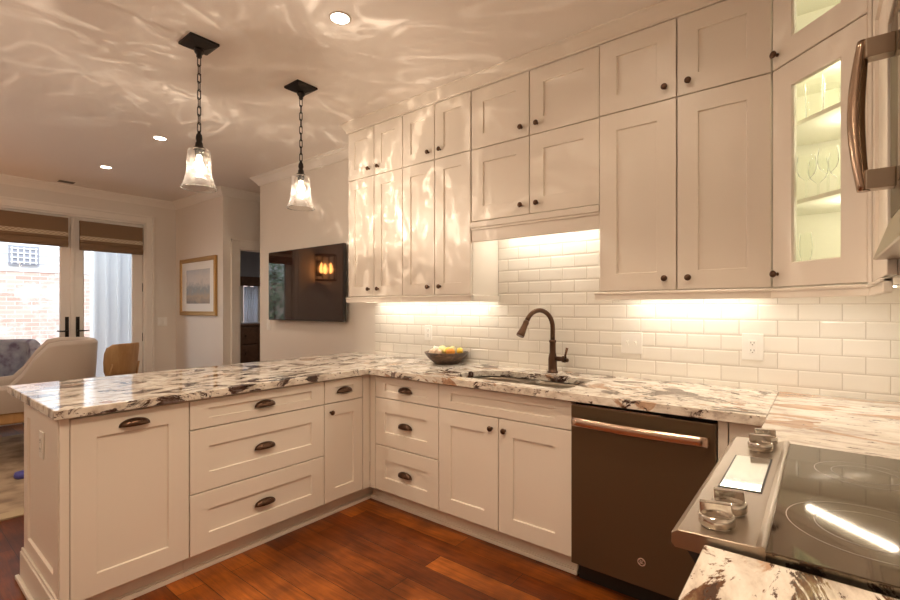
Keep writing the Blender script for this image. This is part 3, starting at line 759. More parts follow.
# glassware
def glass(kind):
    if kind == 'wine': p = [(0.034, 0), (0.034, 0.002), (0.006, 0.006), (0.004, 0.012), (0.004, 0.085), (0.010, 0.092), (0.028, 0.110), (0.036, 0.135), (0.035, 0.165), (0.030, 0.195)]
    elif kind == 'flute': p = [(0.030, 0), (0.030, 0.002), (0.005, 0.006), (0.004, 0.012), (0.004, 0.075), (0.012, 0.090), (0.022, 0.13), (0.024, 0.17), (0.021, 0.225)]
    elif kind == 'tall': p = [(0.030, 0), (0.031, 0.004), (0.033, 0.16)]
    else: p = [(0.033, 0), (0.034, 0.004), (0.039, 0.09)]
    return MB().lathe(p, 20, cap1=False).data('glass')
GM = {k: glass(k) for k in ('wine', 'flute', 'tall', 'tumbler')}
def put_glass(kind, name, label, x, y, z, grp):
    tag(place(name, GM[kind], DRINKGLASS, loc=gl(x, y, z + 0.0006)), label, 'glass', grp)
wl = ['stemmed wine glass at the left of the middle glass-cabinet shelf', 'second stemmed wine glass from the left on the middle shelf of the glass cabinet',
      'third stemmed wine glass from the left on the middle shelf of the glass cabinet', 'stemmed wine glass at the right of the middle glass-cabinet shelf']
for i, (x, y) in enumerate(((0.045, 0.12), (0.01, 0.21), (0.145, 0.12), (0.105, 0.21))): put_glass('wine', 'wine_glass', wl[i], x, y, SH[0] + 0.018, 'glasses in the corner cabinet')
wl = ['tall straight glass at the left of the upper glass-cabinet shelf', 'tall straight glass in the middle of the upper glass-cabinet shelf', 'tall straight glass at the right of the upper glass-cabinet shelf']
for i, (x, y) in enumerate(((0.085, 0.12), (0.06, 0.22), (0.165, 0.12))): put_glass('tall', 'tall_glass', wl[i], x, y, SH[1] + 0.018, 'glasses in the corner cabinet')
wl = ['tall flute standing at the left on the bottom of the glass cabinet', 'short tumbler in front on the bottom of the glass cabinet', 'short tumbler in the middle on the bottom of the glass cabinet']
for i, (k, n_, x, y) in enumerate((('flute', 'flute_glass', -0.03, 0.19), ('tumbler', 'tumbler', -0.005, 0.11), ('tumbler', 'tumbler', 0.075, 0.09))): put_glass(k, n_, wl[i], x, y, t, 'glasses in the corner cabinet')
GREENC = mat('green_ceramic', (0.10, 0.17, 0.10), 0.25)
L(GREENC, ramp(GREENC, noise(GREENC, coords(GREENC), 30, 3), [(0.4, (0.05, 0.11, 0.06)), (0.6, (0.28, 0.34, 0.24))]).outputs[0], bsdf(GREENC).inputs['Base Color'])
REDC = mat('terracotta_glaze', (0.45, 0.14, 0.08), 0.3)
tag(MB().lathe([(0.03, 0), (0.048, 0.004), (0.056, 0.010), (0.053, 0.010), (0.03, 0.006), (0.0005, 0.006)], 28).build('plate', REDC, loc=gl(0.16, 0.14, t + 0.0005)), 'small red-brown plate under the green bowl in the glass cabinet', 'plate')
tag(MB().lathe([(0.022, 0), (0.024, 0.004), (0.036, 0.02), (0.046, 0.045), (0.050, 0.075), (0.047, 0.075), (0.042, 0.045), (0.030, 0.018), (0.0005, 0.010)], 28).build('small_bowl', GREENC, loc=gl(0.16, 0.14, t + 0.0075)), 'small green patterned bowl inside the glass corner cabinet', 'bowl')

# ------------------------------------------------------------------ microwave
mw = thing('microwave', 'steel over-the-range microwave with a long bowed handle at the frame edge', 'microwave', (1.674, -0.145, 1.445), PI)
ww = 1.674 - 0.907
MB().box(0, ww, 0.03, 0.29, 0.106, 0.605).build('body', DARKP, mw, bevel=0.003)
md_ = MB().box(0.0, ww, 0.0, 0.0295, 0.106, 0.605).build('door', SLATE, mw, bevel=0.003)
MB().box(0.17, ww - 0.06, -0.002, -0.0002, 0.17, 0.56).build('window_glass', BLACKG, md_)
prf = [(0.0, 0.104), (-0.034, 0.002), (-0.030, 0.0), (0.28, 0.0), (0.28, 0.104)]
MB().nested([[(0, y, z) for y, z in prf], [(ww, y, z) for y, z in prf]]).build('vent_hood', STEEL, mw, bevel=0.002)
hp = []
zz0, zz1 = 1.612 - 1.445, 1.992 - 1.445
hl = []
for i in range(25):
    t_ = i / 24; z = zz0 + (zz1 - zz0) * t_
    y = -0.058 - 0.0145 * math.sin(PI * t_)
    x = 0.10
    hl.append([(x + 0.014 * math.cos(a), y + (0.013 + 0.005 * math.sin(PI * t_)) * math.sin(a), z) for a in [2 * PI * k / 12 for k in range(12)]])
hm = MB().nested(hl, True, True, True)
hm.build('handle', BRZHANDLE, md_)
hp_ = MB()
for z in (zz0 + 0.026, zz1 - 0.026): MB().box(0.080, 0.120, -0.055, -0.0005, z - 0.024, z + 0.024).build('handle_bracket', STEEL, md_, bevel=0.002)

# ------------------------------------------------------------------ under-cabinet lighting (real bars with diffusers)
def bar(label, loc, rz, length, watts, color=WARM2):
    b = thing('under_cabinet_light', label, 'light', loc, rz, 'under-cabinet light bars')
    MB().box(-length / 2, length / 2, -0.018, 0.018, -0.006, 0.0).build('housing', WHITEP, b)
    MB().box(-length / 2 + 0.01, length / 2 - 0.01, -0.012, 0.012, -0.010, -0.0061).build('diffuser', E_BAR, b)
    light('bar_light', 'AREA', (loc[0], loc[1], loc[2] - 0.012), watts, color, (0, 0, rz), shape='RECTANGLE', size=length, size_y=0.025)
XBAR = 2.655
bar('light bar under the wall cabinet end by the television', (XBAR, (UA + UBb) / 2, ZU - 0.0005), R90, 0.58, 1.0)
bar('light bar under the wall cabinet above the fruit bowl', (XBAR, (UBb + UCc) / 2, ZU - 0.0005), R90, 0.58, 1.0)
bar('light bar behind the valance above the sink', (XBAR, (UCc + UDd) / 2, 1.868 - 0.0005), R90, 0.66, 1.5)
bar('light bar under the widest wall cabinet', (XBAR, (UDd + UFf) / 2, ZU - 0.0005), R90, 0.62, 1.15)
p_ = gl(0.190, 0.16, -0.0005)
bar('light bar under the diagonal corner cabinet', p_, -0.75 * PI, 0.36, 1.1)

# ------------------------------------------------------------------ switches and outlets
def plate(name, label, cat, loc, rz, w, h, kind, n=1):
    o = thing(name, label, cat, loc, rz, 'wall plates')
    MB().box(-w / 2, w / 2, -0.006, -0.0004, -h / 2, h / 2).build('cover_plate', WHITEP, o, bevel=0.002)
    for k in range(n):
        x = (k - (n - 1) / 2) * 0.046
        if kind == 'switch':
            MB().box(x - 0.017, x + 0.017, -0.008, -0.0062, -0.033, 0.033).build('rocker_frame', WHITEP, o, bevel=0.001)
            MB().nested([[(x - 0.014, -0.0082, -0.030), (x + 0.014, -0.0082, -0.030), (x + 0.014, -0.0082, 0.030), (x - 0.014, -0.0082, 0.030)],
                         [(x - 0.014, -0.014, -0.030), (x + 0.014, -0.014, -0.030), (x + 0.014, -0.0095, 0.030), (x - 0.014, -0.0095, 0.030)]]).build('rocker', WHITEP, o)
        elif kind == 'toggle':
            MB().box(x - 0.006, x + 0.006, -0.008, -0.0062, -0.014, 0.014).build('toggle_slot', WHITEP, o)
            MB().box(x - 0.004, x + 0.004, -0.019, -0.0082, 0.0, 0.010).build('toggle', WHITEP, o, bevel=0.001)
        else:
            f = MB().box(x - 0.0165, x + 0.0165, -0.0085, -0.0062, -0.034, 0.034).build('receptacle', WHITEP, o, bevel=0.001)
            s = MB()
            for z in (-0.019, 0.019):
                s.box(x - 0.008, x - 0.0055, -0.0090, -0.0086, z - 0.002, z + 0.007); s.box(x + 0.0055, x + 0.008, -0.0090, -0.0086, z - 0.002, z + 0.007)
                s.box(x - 0.0025, x + 0.0025, -0.0090, -0.0086, z - 0.010, z - 0.006)
            s.build('socket_slots', SLOT, f)
XT = XW - 0.010
plate('light_switch', 'double white switch plate on the tiles right of the faucet', 'switch', (XT, 0.850, 1.114), R90, 0.118, 0.124, 'toggle', 2)
plate('wall_outlet', 'white outlet on the tiles above the dishwasher end of the counter', 'outlet', (XT, 0.262, 1.122), R90, 0.090, 0.132, 'outlet')
plate('wall_outlet', 'white outlet on the tiles behind the fruit bowl', 'outlet', (XT, 2.405, 1.120), R90, 0.075, 0.118, 'outlet')
plate('light_switch', 'white switch below the left corner of the television', 'switch', (XW, 4.735, 1.13), R90, 0.075, 0.118, 'switch')
plate('light_switch', 'white switch on the wall right of the glass doors', 'switch', (2.548, YF, 1.125), 0, 0.118, 0.118, 'switch', 2)
plate('wall_outlet', 'cream outlet on the panelled end of the peninsula', 'outlet', (PX0 - 0.0297 + 0.010, 2.715, 0.707), R90, 0.075, 0.118, 'outlet')

# ------------------------------------------------------------------ fruit bowl
bx, by = 2.625, 2.118
BOWLM = mat('dark_bowl', (0.09, 0.05, 0.03), 0.35)
L(BOWLM, ramp(BOWLM, noise(BOWLM, coords(BOWLM, (1, 1, 3)), 14, 4, 0.6, 1.5), [(0.35, (0.03, 0.022, 0.018)), (0.55, (0.11, 0.06, 0.035)), (0.7, (0.26, 0.17, 0.10))]).outputs[0], bsdf(BOWLM).inputs['Base Color'])
tag(MB().lathe([(0.085, 0), (0.090, 0.004), (0.098, 0.010), (0.135, 0.045), (0.158, 0.078), (0.160, 0.084), (0.152, 0.084), (0.128, 0.050), (0.09, 0.018), (0.0005, 0.014)], 40).build('fruit_bowl', BOWLM, loc=(bx, by, ZCT + 0.0006)), 'dark brown bowl of fruit on the granite by the tiled wall', 'bowl')
def fmat(n, a, b, r=0.4):
    m = mat(n, a, r); L(m, ramp(m, noise(m, coords(m), 18, 3), [(0.35, a), (0.65, b)]).outputs[0], bsdf(m).inputs['Base Color']); return m
FM = {'lemon': fmat('lemon_skin', (0.80, 0.55, 0.05), (0.86, 0.66, 0.12)), 'orange': fmat('orange_skin', (0.75, 0.27, 0.03), (0.80, 0.33, 0.05)),
      'onion': fmat('onion_skin', (0.72, 0.50, 0.34), (0.82, 0.66, 0.50)), 'garlic': fmat('garlic_skin', (0.82, 0.76, 0.66), (0.86, 0.82, 0.74)), 'lime': fmat('pale_apple_skin', (0.72, 0.68, 0.30), (0.82, 0.78, 0.46))}
def fruit(kind, dx, dy, z, r, label, name):
    m = FM[kind]; rt = (random.uniform(-.5, .5), random.uniform(-.5, .5), random.uniform(0, 6))
    if kind == 'lemon': prof = [(0.0008, -1.28), (0.16, -1.22), (0.26, -1.1), (0.62, -0.8), (0.92, -0.35), (1.0, 0), (0.92, 0.35), (0.62, 0.8), (0.26, 1.1), (0.16, 1.24), (0.0008, 1.3)]
    elif kind in ('onion', 'garlic'): prof = [(0.0008, -0.85), (0.2, -0.84), (0.66, -0.68), (0.96, -0.25), (1.0, 0.05), (0.84, 0.5), (0.45, 0.82), (0.18, 1.02), (0.10, 1.25), (0.0008, 1.27)]
    else: prof = [(0.0008, -0.90), (0.25, -0.97), (0.62, -0.78), (0.93, -0.36), (1.0, 0.02), (0.92, 0.42), (0.60, 0.80), (0.25, 0.95), (0.08, 0.88), (0.0008, 0.86)]
    o = MB().lathe([(a * r, b * r) for a, b in prof], 20).build(name, m, loc=(bx + dx, by + dy, ZCT + z), rot=rt if kind != 'lemon' else (PI / 2 + rt[0], 0, rt[2]))
    tag(o, label, 'fruit' if kind not in ('onion', 'garlic') else 'onion', 'produce in the bowl')
# dy>0 is towards the left of the picture
fruit('onion', -0.062, 0.072, 0.078, 0.032, 'pale peach onion at the front left of the bowl', 'onion')
fruit('onion', -0.088, 0.004, 0.082, 0.030, 'pale peach onion at the front middle of the bowl', 'onion')
fruit('garlic', 0.015, 0.112, 0.092, 0.026, 'white onion against the left rim of the bowl', 'onion')
fruit('lime', 0.012, 0.046, 0.092, 0.034, 'pale yellow-green apple at the top left of the bowl', 'apple')
fruit('lemon', -0.010, -0.030, 0.092, 0.028, 'yellow lemon in the middle of the bowl', 'lemon')
fruit('orange', -0.050, -0.080, 0.088, 0.032, 'orange at the front right of the bowl', 'orange')
fruit('lemon', 0.022, -0.108, 0.094, 0.025, 'yellow lemon at the right rim of the bowl', 'lemon')
fruit('lime', 0.084, 0.010, 0.088, 0.030, 'pale yellow apple at the back of the bowl by the tiles', 'apple')

# ------------------------------------------------------------------ pendants
def pendant(label, x, y, zs):
    p = thing('pendant_light', label, 'lamp', (x, y, ZC), 0.0, 'glass pendants over the peninsula')
    mb = MB()
    def sq(h, z): return [(-h, -h, z), (h, -h, z), (h, h, z), (-h, h, z)]
    mb.nested([sq(0.076, -0.0005), sq(0.076, -0.012), sq(0.060, -0.022), sq(0.030, -0.034), sq(0.024, -0.036)])
    mb.lathe([(0.024, -0.034), (0.026, -0.045), (0.021, -0.058), (0.014, -0.064), (0.014, -0.078), (0.008, -0.084), (0.001, -0.085)], 20)
    mb.build('canopy', BLACK, p)
    zt = zs + 0.345 - ZC     # top of socket, local
    n = 9; z0 = -0.080; pit = (z0 - zt) / n
    mb = MB()
    for i in range(n):
        zc = z0 - pit * (i + 0.5); a = pit / 2 + 0.004; wv_ = 0.0085
        pts = [(-wv_, -a + 0.006), (-wv_ + 0.004, -a), (wv_ - 0.004, -a), (wv_, -a + 0.006), (wv_, a - 0.006), (wv_ - 0.004, a), (-wv_ + 0.004, a), (-wv_, a - 0.006)]
        if i % 2: pp = [(u * 0.8, u * 0.6, zc + v) for u, v in pts]
        else: pp = [(-u * 0.6, u * 0.8, zc + v) for u, v in pts]
        mb.tube(pp, 0.0028, 6, True)
    mb.build('chain', BLACK, p)
    mb = MB(); b = zs - ZC
    mb.lathe([(0.001, b + 0.350), (0.007, b + 0.348), (0.009, b + 0.335), (0.015, b + 0.325), (0.017, b + 0.305), (0.013, b + 0.290), (0.018, b + 0.282), (0.020, b + 0.262), (0.030, b + 0.256), (0.034, b + 0.250), (0.034, b + 0.246), (0.022, b + 0.244), (0.019, b + 0.215), (0.001, b + 0.213)], 20)
    mb.build('socket', BLACK, p)
    prof = [(0.033, 0.247), (0.052, 0.244), (0.058, 0.234), (0.060, 0.20), (0.061, 0.15), (0.064, 0.115), (0.070, 0.085), (0.078, 0.062), (0.085, 0.045), (0.088, 0.034)]
    mb = MB().lathe([(r, z + b) for r, z in prof], 36, cap0=False, cap1=False)
    mb.tube([(0.088 * math.cos(2 * PI * i / 36), 0.088 * math.sin(2 * PI * i / 36), b + 0.034) for i in range(36)], 0.0025, 6, True)
    mb.build('glass_shade', SHADEGLASS, p)
    mb = MB().lathe([(0.010, b + 0.214), (0.013, b + 0.205), (0.015, b + 0.185), (0.021, b + 0.172), (0.023, b + 0.160), (0.020, b + 0.146), (0.010, b + 0.137), (0.001, b + 0.135)], 18)
    mb.build('bulb', E_BULB, p)
    l = light('pendant_glow', 'POINT', (x, y, zs + 0.118), 13, (1.0, 0.82, 0.64), shadow_soft_size=0.012)
    # noise in the lamp strength imitates streaks cast by the bubbled glass
    ld = l.data; ld.use_nodes = True; nt = ld.node_tree
    em = nt.nodes['Emission']; ge = nt.nodes.new('ShaderNodeNewGeometry')
    mp = nt.nodes.new('ShaderNodeMapping'); mp.inputs['Scale'].default_value = (1.0, 1.0, 0.45); mp.inputs['Location'].default_value = (x * 3, y, 0)
    no = nt.nodes.new('ShaderNodeTexNoise'); no.inputs['Scale'].default_value = 4.6; no.inputs['Detail'].default_value = 2.0; no.inputs['Distortion'].default_value = 0.8
    nt.links.new(ge.outputs['Incoming'], mp.inputs['Vector']); nt.links.new(mp.outputs[0], no.inputs['Vector'])
    s1 = nt.nodes.new('ShaderNodeMath'); s1.operation = 'SUBTRACT'; nt.links.new(no.outputs['Fac'], s1.inputs[0]); s1.inputs[1].default_value = 0.5
    s2 = nt.nodes.new('ShaderNodeMath'); s2.operation = 'ABSOLUTE'; nt.links.new(s1.outputs[0], s2.inputs[0])
    mr = nt.nodes.new('ShaderNodeMapRange'); mr.inputs['From Min'].default_value = 0.0; mr.inputs['From Max'].default_value = 0.017
    mr.inputs['To Min'].default_value = 3.6; mr.inputs['To Max'].default_value = 0.80; mr.interpolation_type = 'SMOOTHSTEP'
    nt.links.new(s2.outputs[0], mr.inputs['Value']); nt.links.new(mr.outputs[0], em.inputs['Strength'])
    return p
pendant('glass bell pendant on a black chain over the middle of the peninsula', 1.147, 2.668, 1.938)
pendant('glass bell pendant on a black chain nearer the wall cabinets and television', 1.793, 2.676, 1.938)

# ------------------------------------------------------------------ recessed lights, vent
def can(label, x, y, watts, color=WARM, blend=0.6, cone=2.3):
    c = thing('recessed_light', label, 'light', (x, y, ZC), 0, 'recessed ceiling lights')
    MB().lathe([(0.056, -0.0006), (0.056, -0.004), (0.047, -0.005), (0.044, -0.0030), (0.044, -0.0006)], 28, cap0=False, cap1=False).build('trim_ring', TRIM, c)
    MB().lathe([(0.0435, -0.0006), (0.0435, -0.0028), (0.0005, -0.0030)], 28, cap0=False).build('lens', E_CAN, c)
    light('can_light', 'SPOT', (x, y, ZC - 0.012), watts, color, spot_size=cone, spot_blend=blend, shadow_soft_size=0.05)
can('recessed ceiling light above the peninsula, brightest and nearest', 1.487, 1.884, 17)
can('recessed ceiling light in the living area nearer the kitchen', 1.582, 4.429, 24, (1, .82, .64))
can('recessed ceiling light in the living area close to the ceiling vent', 1.562, 5.78, 20, (1, .82, .64))
can('added fill downlight above the kitchen floor, out of view', 0.35, 0.75, 68, cone=2.15)  # added with the next four for fill light, all out of frame
can('added fill downlight above the open kitchen floor, out of view', 1.15, 0.55, 66, cone=1.85)
can('added fill downlight above the sink side of the kitchen, out of view', 1.75, 0.70, 9, cone=2.6)
can('added fill downlight beyond the end of the peninsula, out of view', -0.75, 2.3, 30, cone=2.7)
can('added fill downlight at the far left of the kitchen, out of view', -1.2, 0.6, 30, cone=2.7)
def globe(label, x, y, watts, drop, color):  # added out-of-frame lamp that lifts the general light level
    g = thing('fill_globe', label, 'lamp', (x, y, ZC), 0)
    MB().lathe([(0.07, -0.0006), (0.07, -0.02), (0.03, -0.03), (0.012, -0.034), (0.012, -drop), (0.05, -drop - 0.005), (0.05, -drop - 0.03), (0.001, -drop - 0.03)], 24).build('stem', BRONZE, g)
    MB().ball((0, 0, -drop - 0.145), 0.115, n=28, m=18).build('globe', E_FILL, g)
    light('fill_globe_glow', 'POINT', (x, y, ZC - drop - 0.145), watts, color, shadow_soft_size=0.125)
globe('added fill lamp in the kitchen, out of view', -0.9, 1.35, FILL_W[0], 0.16, WARM)
globe('added fill lamp over the living area, out of view', -0.9, 4.7, FILL_W[1], 0.62, (1.0, 0.87, 0.75))
can('added downlight, out of view, brightening the room beyond the hallway', 4.0, 6.6, 45, (1, .85, .7), cone=2.9)  # unseen lamp added so the far room is not dark
vt = thing('ceiling_vent', 'small ceiling air vent near the glass doors', 'vent', (1.53, 6.80, ZC))
MB().box(-0.16, 0.16, -0.07, 0.07, -0.006, -0.0005).build('frame', TRIM, vt, bevel=0.002)
VENTD = mat('vent_slot', (0.10, 0.09, 0.09), 0.6)
MB().box(-0.145, 0.0, -0.055, 0.055, -0.0075, -0.0061).build('opening', VENTD, vt)
mb = MB()
for i in range(5): mb.box(0.0, 0.145, -0.05 + i * 0.022, -0.038 + i * 0.022, -0.010, -0.0061)
mb.build('slats', TRIM, vt)

# ------------------------------------------------------------------ television
TY0, TY1, TZ0, TZ1 = 3.354, 4.600, 1.187, 1.900
tv = thing('television', 'large flat black television on the wall left of the cabinets', 'television', (2.68, TY1, TZ0), R90)
tw, th = TY1 - TY0, TZ1 - TZ0
MB().box(0, tw, 0.006, 0.040, 0, th).build('casing', DARKP, tv, bevel=0.004)
MB().box(0.008, tw - 0.008, 0.0035, 0.0058, 0.012, th - 0.008).build('screen', TVG, tv)
mb = MB(); mb.box(tw * 0.3, tw * 0.7, 0.0405, 0.089, th * 0.3, th * 0.7); mb.build('wall_mount', BLACK, tv)
MB().box(tw + 0.002, tw + 0.016, 0.012, 0.030, th * 0.42, th * 0.60).build('side_speaker', DARKP, tv, bevel=0.003)

# ------------------------------------------------------------------ picture
PYA, PYB, PZ0, PZ1 = 6.86, 5.82, 1.213, 1.965
pc = thing('framed_picture', 'gilt framed pale landscape picture on the wall beside the hallway', 'picture', (2.72 - 0.032, PYA, PZ0), R90)
pw, ph = PYA - PYB, PZ1 - PZ0
def R2(i, y): return [(i, y, i), (pw - i, y, i), (pw - i, y, ph - i), (i, y, ph - i)]
MB().nested([R2(0, 0.031), R2(0, 0.006), R2(0.012, 0.0), R2(0.030, 0.006), R2(0.045, 0.002), R2(0.055, 0.012), R2(0.055, 0.031), R2(0, 0.031)], False, False).build('frame', GOLD, pc)
def R3(i, y, j=None): j = i if j is None else j; return [(i, y, j), (pw - i, y, j), (pw - i, y, ph - j), (i, y, ph - j)]
MB().nested([R3(0.055, 0.016), R3(0.17, 0.016, 0.15), R3(0.174, 0.019, 0.154), R3(0.174, 0.026, 0.154), R3(0.055, 0.026), R3(0.055, 0.016)], False, False).build('mat_board', MATB, pc)
ART = mat('landscape_art', (0.6, 0.55, 0.5), 0.7)
_v = coords(ART)
_s = N(ART, 'ShaderNodeSeparateXYZ'); L(ART, _v, _s.inputs[0])
_a = N(ART, 'ShaderNodeMath', operation='MULTIPLY_ADD'); L(ART, noise(ART, coords(ART, (2, 1, 3)), 3, 6, 0.65), _a.inputs[0]); _a.inputs[1].default_value = 0.35; L(ART, _s.outputs[2], _a.inputs[2])
L(ART, ramp(ART, _a.outputs[0], [(0.30, (0.22, 0.22, 0.22)), (0.42, (0.45, 0.36, 0.27)), (0.52, (0.30, 0.33, 0.35)), (0.62, (0.62, 0.58, 0.54)), (0.8, (0.50, 0.50, 0.52))]).outputs[0], bsdf(ART).inputs['Base Color'])
MB().box(0.17, pw - 0.17, 0.0225, 0.0255, 0.15, ph - 0.15).build('art_print', ART, pc)

# ------------------------------------------------------------------ french doors
def french(n, x0, x1, hinge_right):
    w = x1 - x0; h = DZ - 0.03
    d = thing('door_%d' % n, 'white glazed french door leaf, %s' % ('right leaf with pale siding seen through it' if hinge_right else 'left leaf with the brick wall seen through it'), 'door', (x0, YF + 0.03, 0.005))
    d['kind'] = 'structure'
    s, top, bot = 0.105, 0.12, 0.24
    def R(i, j0, j1, y): return [(i, y, j0), (w - i, y, j0), (w - i, y, h - j1), (i, y, h - j1)]
    MB().nested([R(0.002, 0, 0, 0.045), R(0.002, 0, 0, 0), R(s, bot, top, 0), R(s + 0.012, bot + 0.012, top + 0.012, 0.010), R(s + 0.012, bot + 0.012, top + 0.012, 0.036), R(s, bot, top, 0.045), R(0.002, 0, 0, 0.045)], False, False).build('door_frame', TRIM, d)
    MB().box(s + 0.010, w - s - 0.010, 0.019, 0.026, bot + 0.010, h - top - 0.010).build('door_glass', PANE, d)
    hx = 0.052 if hinge_right else w - 0.052
    mb = MB(); mb.box(hx - 0.018, hx + 0.018, -0.006, -0.0004, 0.94, 1.20)
    sgn = 1 if hinge_right else -1
    mb.cyl((hx, -0.006, 1.03), (hx, -0.045, 1.03), 0.011); mb.tube([(hx, -0.045, 1.03), (hx + sgn * 0.05, -0.048, 1.03), (hx + sgn * 0.105, -0.046, 1.035)], [0.009, 0.008, 0.007], 8)
    mb.cyl((hx, -0.006, 1.14), (hx, -0.016, 1.14), 0.013)
    mb.build('lever_handle', BLACK, d, bevel=0.001)
    if hinge_right:
        for z in (0.25, 0.92, 1.58, 2.22): MB().box(w - 0.004, w + 0.010, -0.012, -0.0005, z - 0.055, z + 0.055).build('hinge', BLACK, d)
MX = 1.574
french(1, DX0 + 0.026, MX, False)
french(2, MX, DX1 - 0.026, True)
MB().box(MX - 0.018, MX + 0.018, YF + 0.012, YF + 0.0295, 0.005, DZ - 0.03).build('trim_11', TRIM, bevel=0.003)
bpy.data.objects['trim_11']['kind'] = 'structure'

def roman(label, x0, x1, z0, z1):
    r = thing('roman_shade', label, 'shade', (x0, YF - 0.004, z0), 0, 'woven shades on the glass doors')
    w, h = x1 - x0, z1 - z0
    prof = [(0.0, h), (-0.035, h), (-0.038, h - 0.02), (-0.034, 0.155), (-0.046, 0.128), (-0.050, 0.10), (-0.040, 0.088), (-0.052, 0.07), (-0.057, 0.035), (-0.046, 0.008), (-0.03, 0.0), (-0.012, 0.01), (-0.012, h - 0.02), (0, h - 0.02)]
    MB().nested([[(0, y, z) for y, z in prof], [(w, y, z) for y, z in prof]]).build('cloth', WOVEN, r, bevel=0.002)
    MB().nested([[(-0.001, y, z) for y, z in ((-0.0355, 0.178), (-0.0345, 0.156), (-0.0475, 0.127), (-0.040, 0.130), (-0.030, 0.178))], [(w + 0.001, y, z) for y, z in ((-0.0355, 0.178), (-0.0345, 0.156), (-0.0475, 0.127), (-0.040, 0.130), (-0.030, 0.178))]]).build('trim_band', BAND, r)
roman('woven brown roman shade on the left glass door, over the brick view', 0.845, 1.520, 2.035, 2.385)
roman('woven brown roman shade on the right glass door, over the pale siding view', 1.632, 2.300, 2.010, 2.370)

# ------------------------------------------------------------------ wall lantern that the television mirrors
sn = thing('wall_sconce', 'amber glass wall lantern left of the glass doors, mirrored in the television', 'lamp', (0.28, YF, 2.02))
MB().box(-0.06, 0.06, -0.02, -0.0005, -0.14, 0.14).build('back_plate', BLACK, sn, bevel=0.004)
mb = MB()
for k in range(10):
    a = 2 * PI * k / 10; mb.cyl((0.18 * math.cos(a), -0.21 + 0.18 * math.sin(a), -0.22), (0.18 * math.cos(a), -0.21 + 0.18 * math.sin(a), 0.22), 0.006, 6)
for z in (-0.22, 0.22): mb.lathe([(0.187, z - 0.008), (0.187, z + 0.008), (0.0005, z + 0.008)], 20, Matrix.Translation((0, -0.21, 0)), cap0=True)
mb.build('cage', BLACK, sn)
for k in range(3):
    a = 2 * PI * k / 3
    MB().lathe([(0.009, -0.05), (0.016, -0.03), (0.018, -0.01), (0.011, 0.02), (0.001, 0.045)], 12, Matrix.Translation((0.09 * math.cos(a), -0.21 + 0.09 * math.sin(a), 0)) @ Matrix.Scale(2.0, 4)).build('flame_bulb', E_SCONCE, sn)

# ------------------------------------------------------------------ living room furniture
rug = thing('rug', 'tan patterned rug on the wooden floor beyond the peninsula', 'rug', (0.2, 5.1, 0))
MB().box(-2.0, 1.35, -1.03, 1.25, 0.0005, 0.010).build('field', RUG, rug)
mb = MB(); mb.box(-2.12, 1.47, -1.15, -1.0305, 0.0005, 0.010); mb.box(-2.12, 1.47, 1.2505, 1.37, 0.0005, 0.010); mb.box(1.3505, 1.47, -1.03, 1.25, 0.0005, 0.010); mb.box(-2.12, -2.0005, -1.03, 1.25, 0.0005, 0.010)
mb.build('border', RUGEDGE, rug)

def barrel_chair(name, label, loc, rz, m, H, armz):
    # local: faces -X, back at +X; one upholstered shell wraps back and arms
    c = thing(name, label, 'chair', loc, rz)
    path = []
    for i in range(8): path.append((-0.36 + 0.56 * i / 7, -0.36))
    for i in range(1, 6): a = -PI / 2 + PI / 2 * i / 6; path.append((0.20 + 0.20 * math.cos(a), -0.16 + 0.20 * math.sin(a)))
    for i in range(5): path.append((0.40 + 0.02 * math.sin(PI * i / 4), -0.16 + 0.32 * i / 4))
    for x, y in list(reversed(path[:13])): path.append((x, -y))
    def top(x):
        t = min(max((x + 0.14) / 0.30, 0), 1); t = t * t * (3 - 2 * t)
        return armz + (H - armz) * t
    rows = []; th = 0.045
    n = len(path)
    ctr = (0.0, 0.0)
    outer, inner = [], []
    for i, (x, y) in enumerate(path):
        a = Vector(path[min(i + 1, n - 1)]) - Vector(path[max(i - 1, 0)]); a.normalize(); nn = Vector((a.y, -a.x))
        outer.append((x + nn.x * th, y + nn.y * th)); inner.append((x - nn.x * th, y - nn.y * th))
    zb = 0.44
    mb = MB(); loops = []
    for i in range(n):
        zt = top(path[i][0]); ox, oy = outer[i]; ix, iy = inner[i]
        k = 1.0 if i not in (0, n - 1) else 0.97
        dx = 0.05 * max(path[i][0], 0)
        loops.append([(ox, oy, zb), (ox + dx, oy, zb + (zt - zb) * 0.6), (ox + dx * 1.4, oy, zt - 0.03), (ox * 0.7 + ix * 0.3 + dx * 1.5, oy * 0.7 + iy * 0.3, zt), (ox * 0.3 + ix * 0.7 + dx * 1.5, oy * 0.3 + iy * 0.7, zt), (ix + dx * 1.4, iy, zt - 0.03), (ix + dx, iy, zb + (zt - zb) * 0.6), (ix, iy, zb)])
    mb.nested(loops, smooth=True).build('upholstered_shell', m, c, bevel=0.006)
    MB().nested([[(x, y, z) for x, y in rounded(-0.39 + q, 0.34 - q, -0.31 + q, 0.31 - q, 0.07)] for z, q in ((0.445, 0.03), (0.46, 0.004), (0.53, 0.0), (0.555, 0.02), (0.56, 0.05))], smooth=True).build('seat_cushion', m, c)
    MB().nested([[(x, y, z) for x, y in rounded(-0.38, 0.40, -0.38, 0.38, 0.12)] for z in (0.345, 0.435)]).build('wooden_base', TANWOOD, c, bevel=0.015)
    for sx in (-1, 1):
        for sy in (-1, 1): MB().cyl((sx * 0.34, sy * 0.32, 0.0), (sx * 0.27, sy * 0.25, 0.344), 0.014, 12, 0.02).build('leg', BLACK, c)
    return c
barrel_chair('armchair', 'cream upholstered armchair with a wooden base standing on the rug', (0.923, 5.547, 0.0148), math.radians(-10), CREAM, 1.01, 0.66)
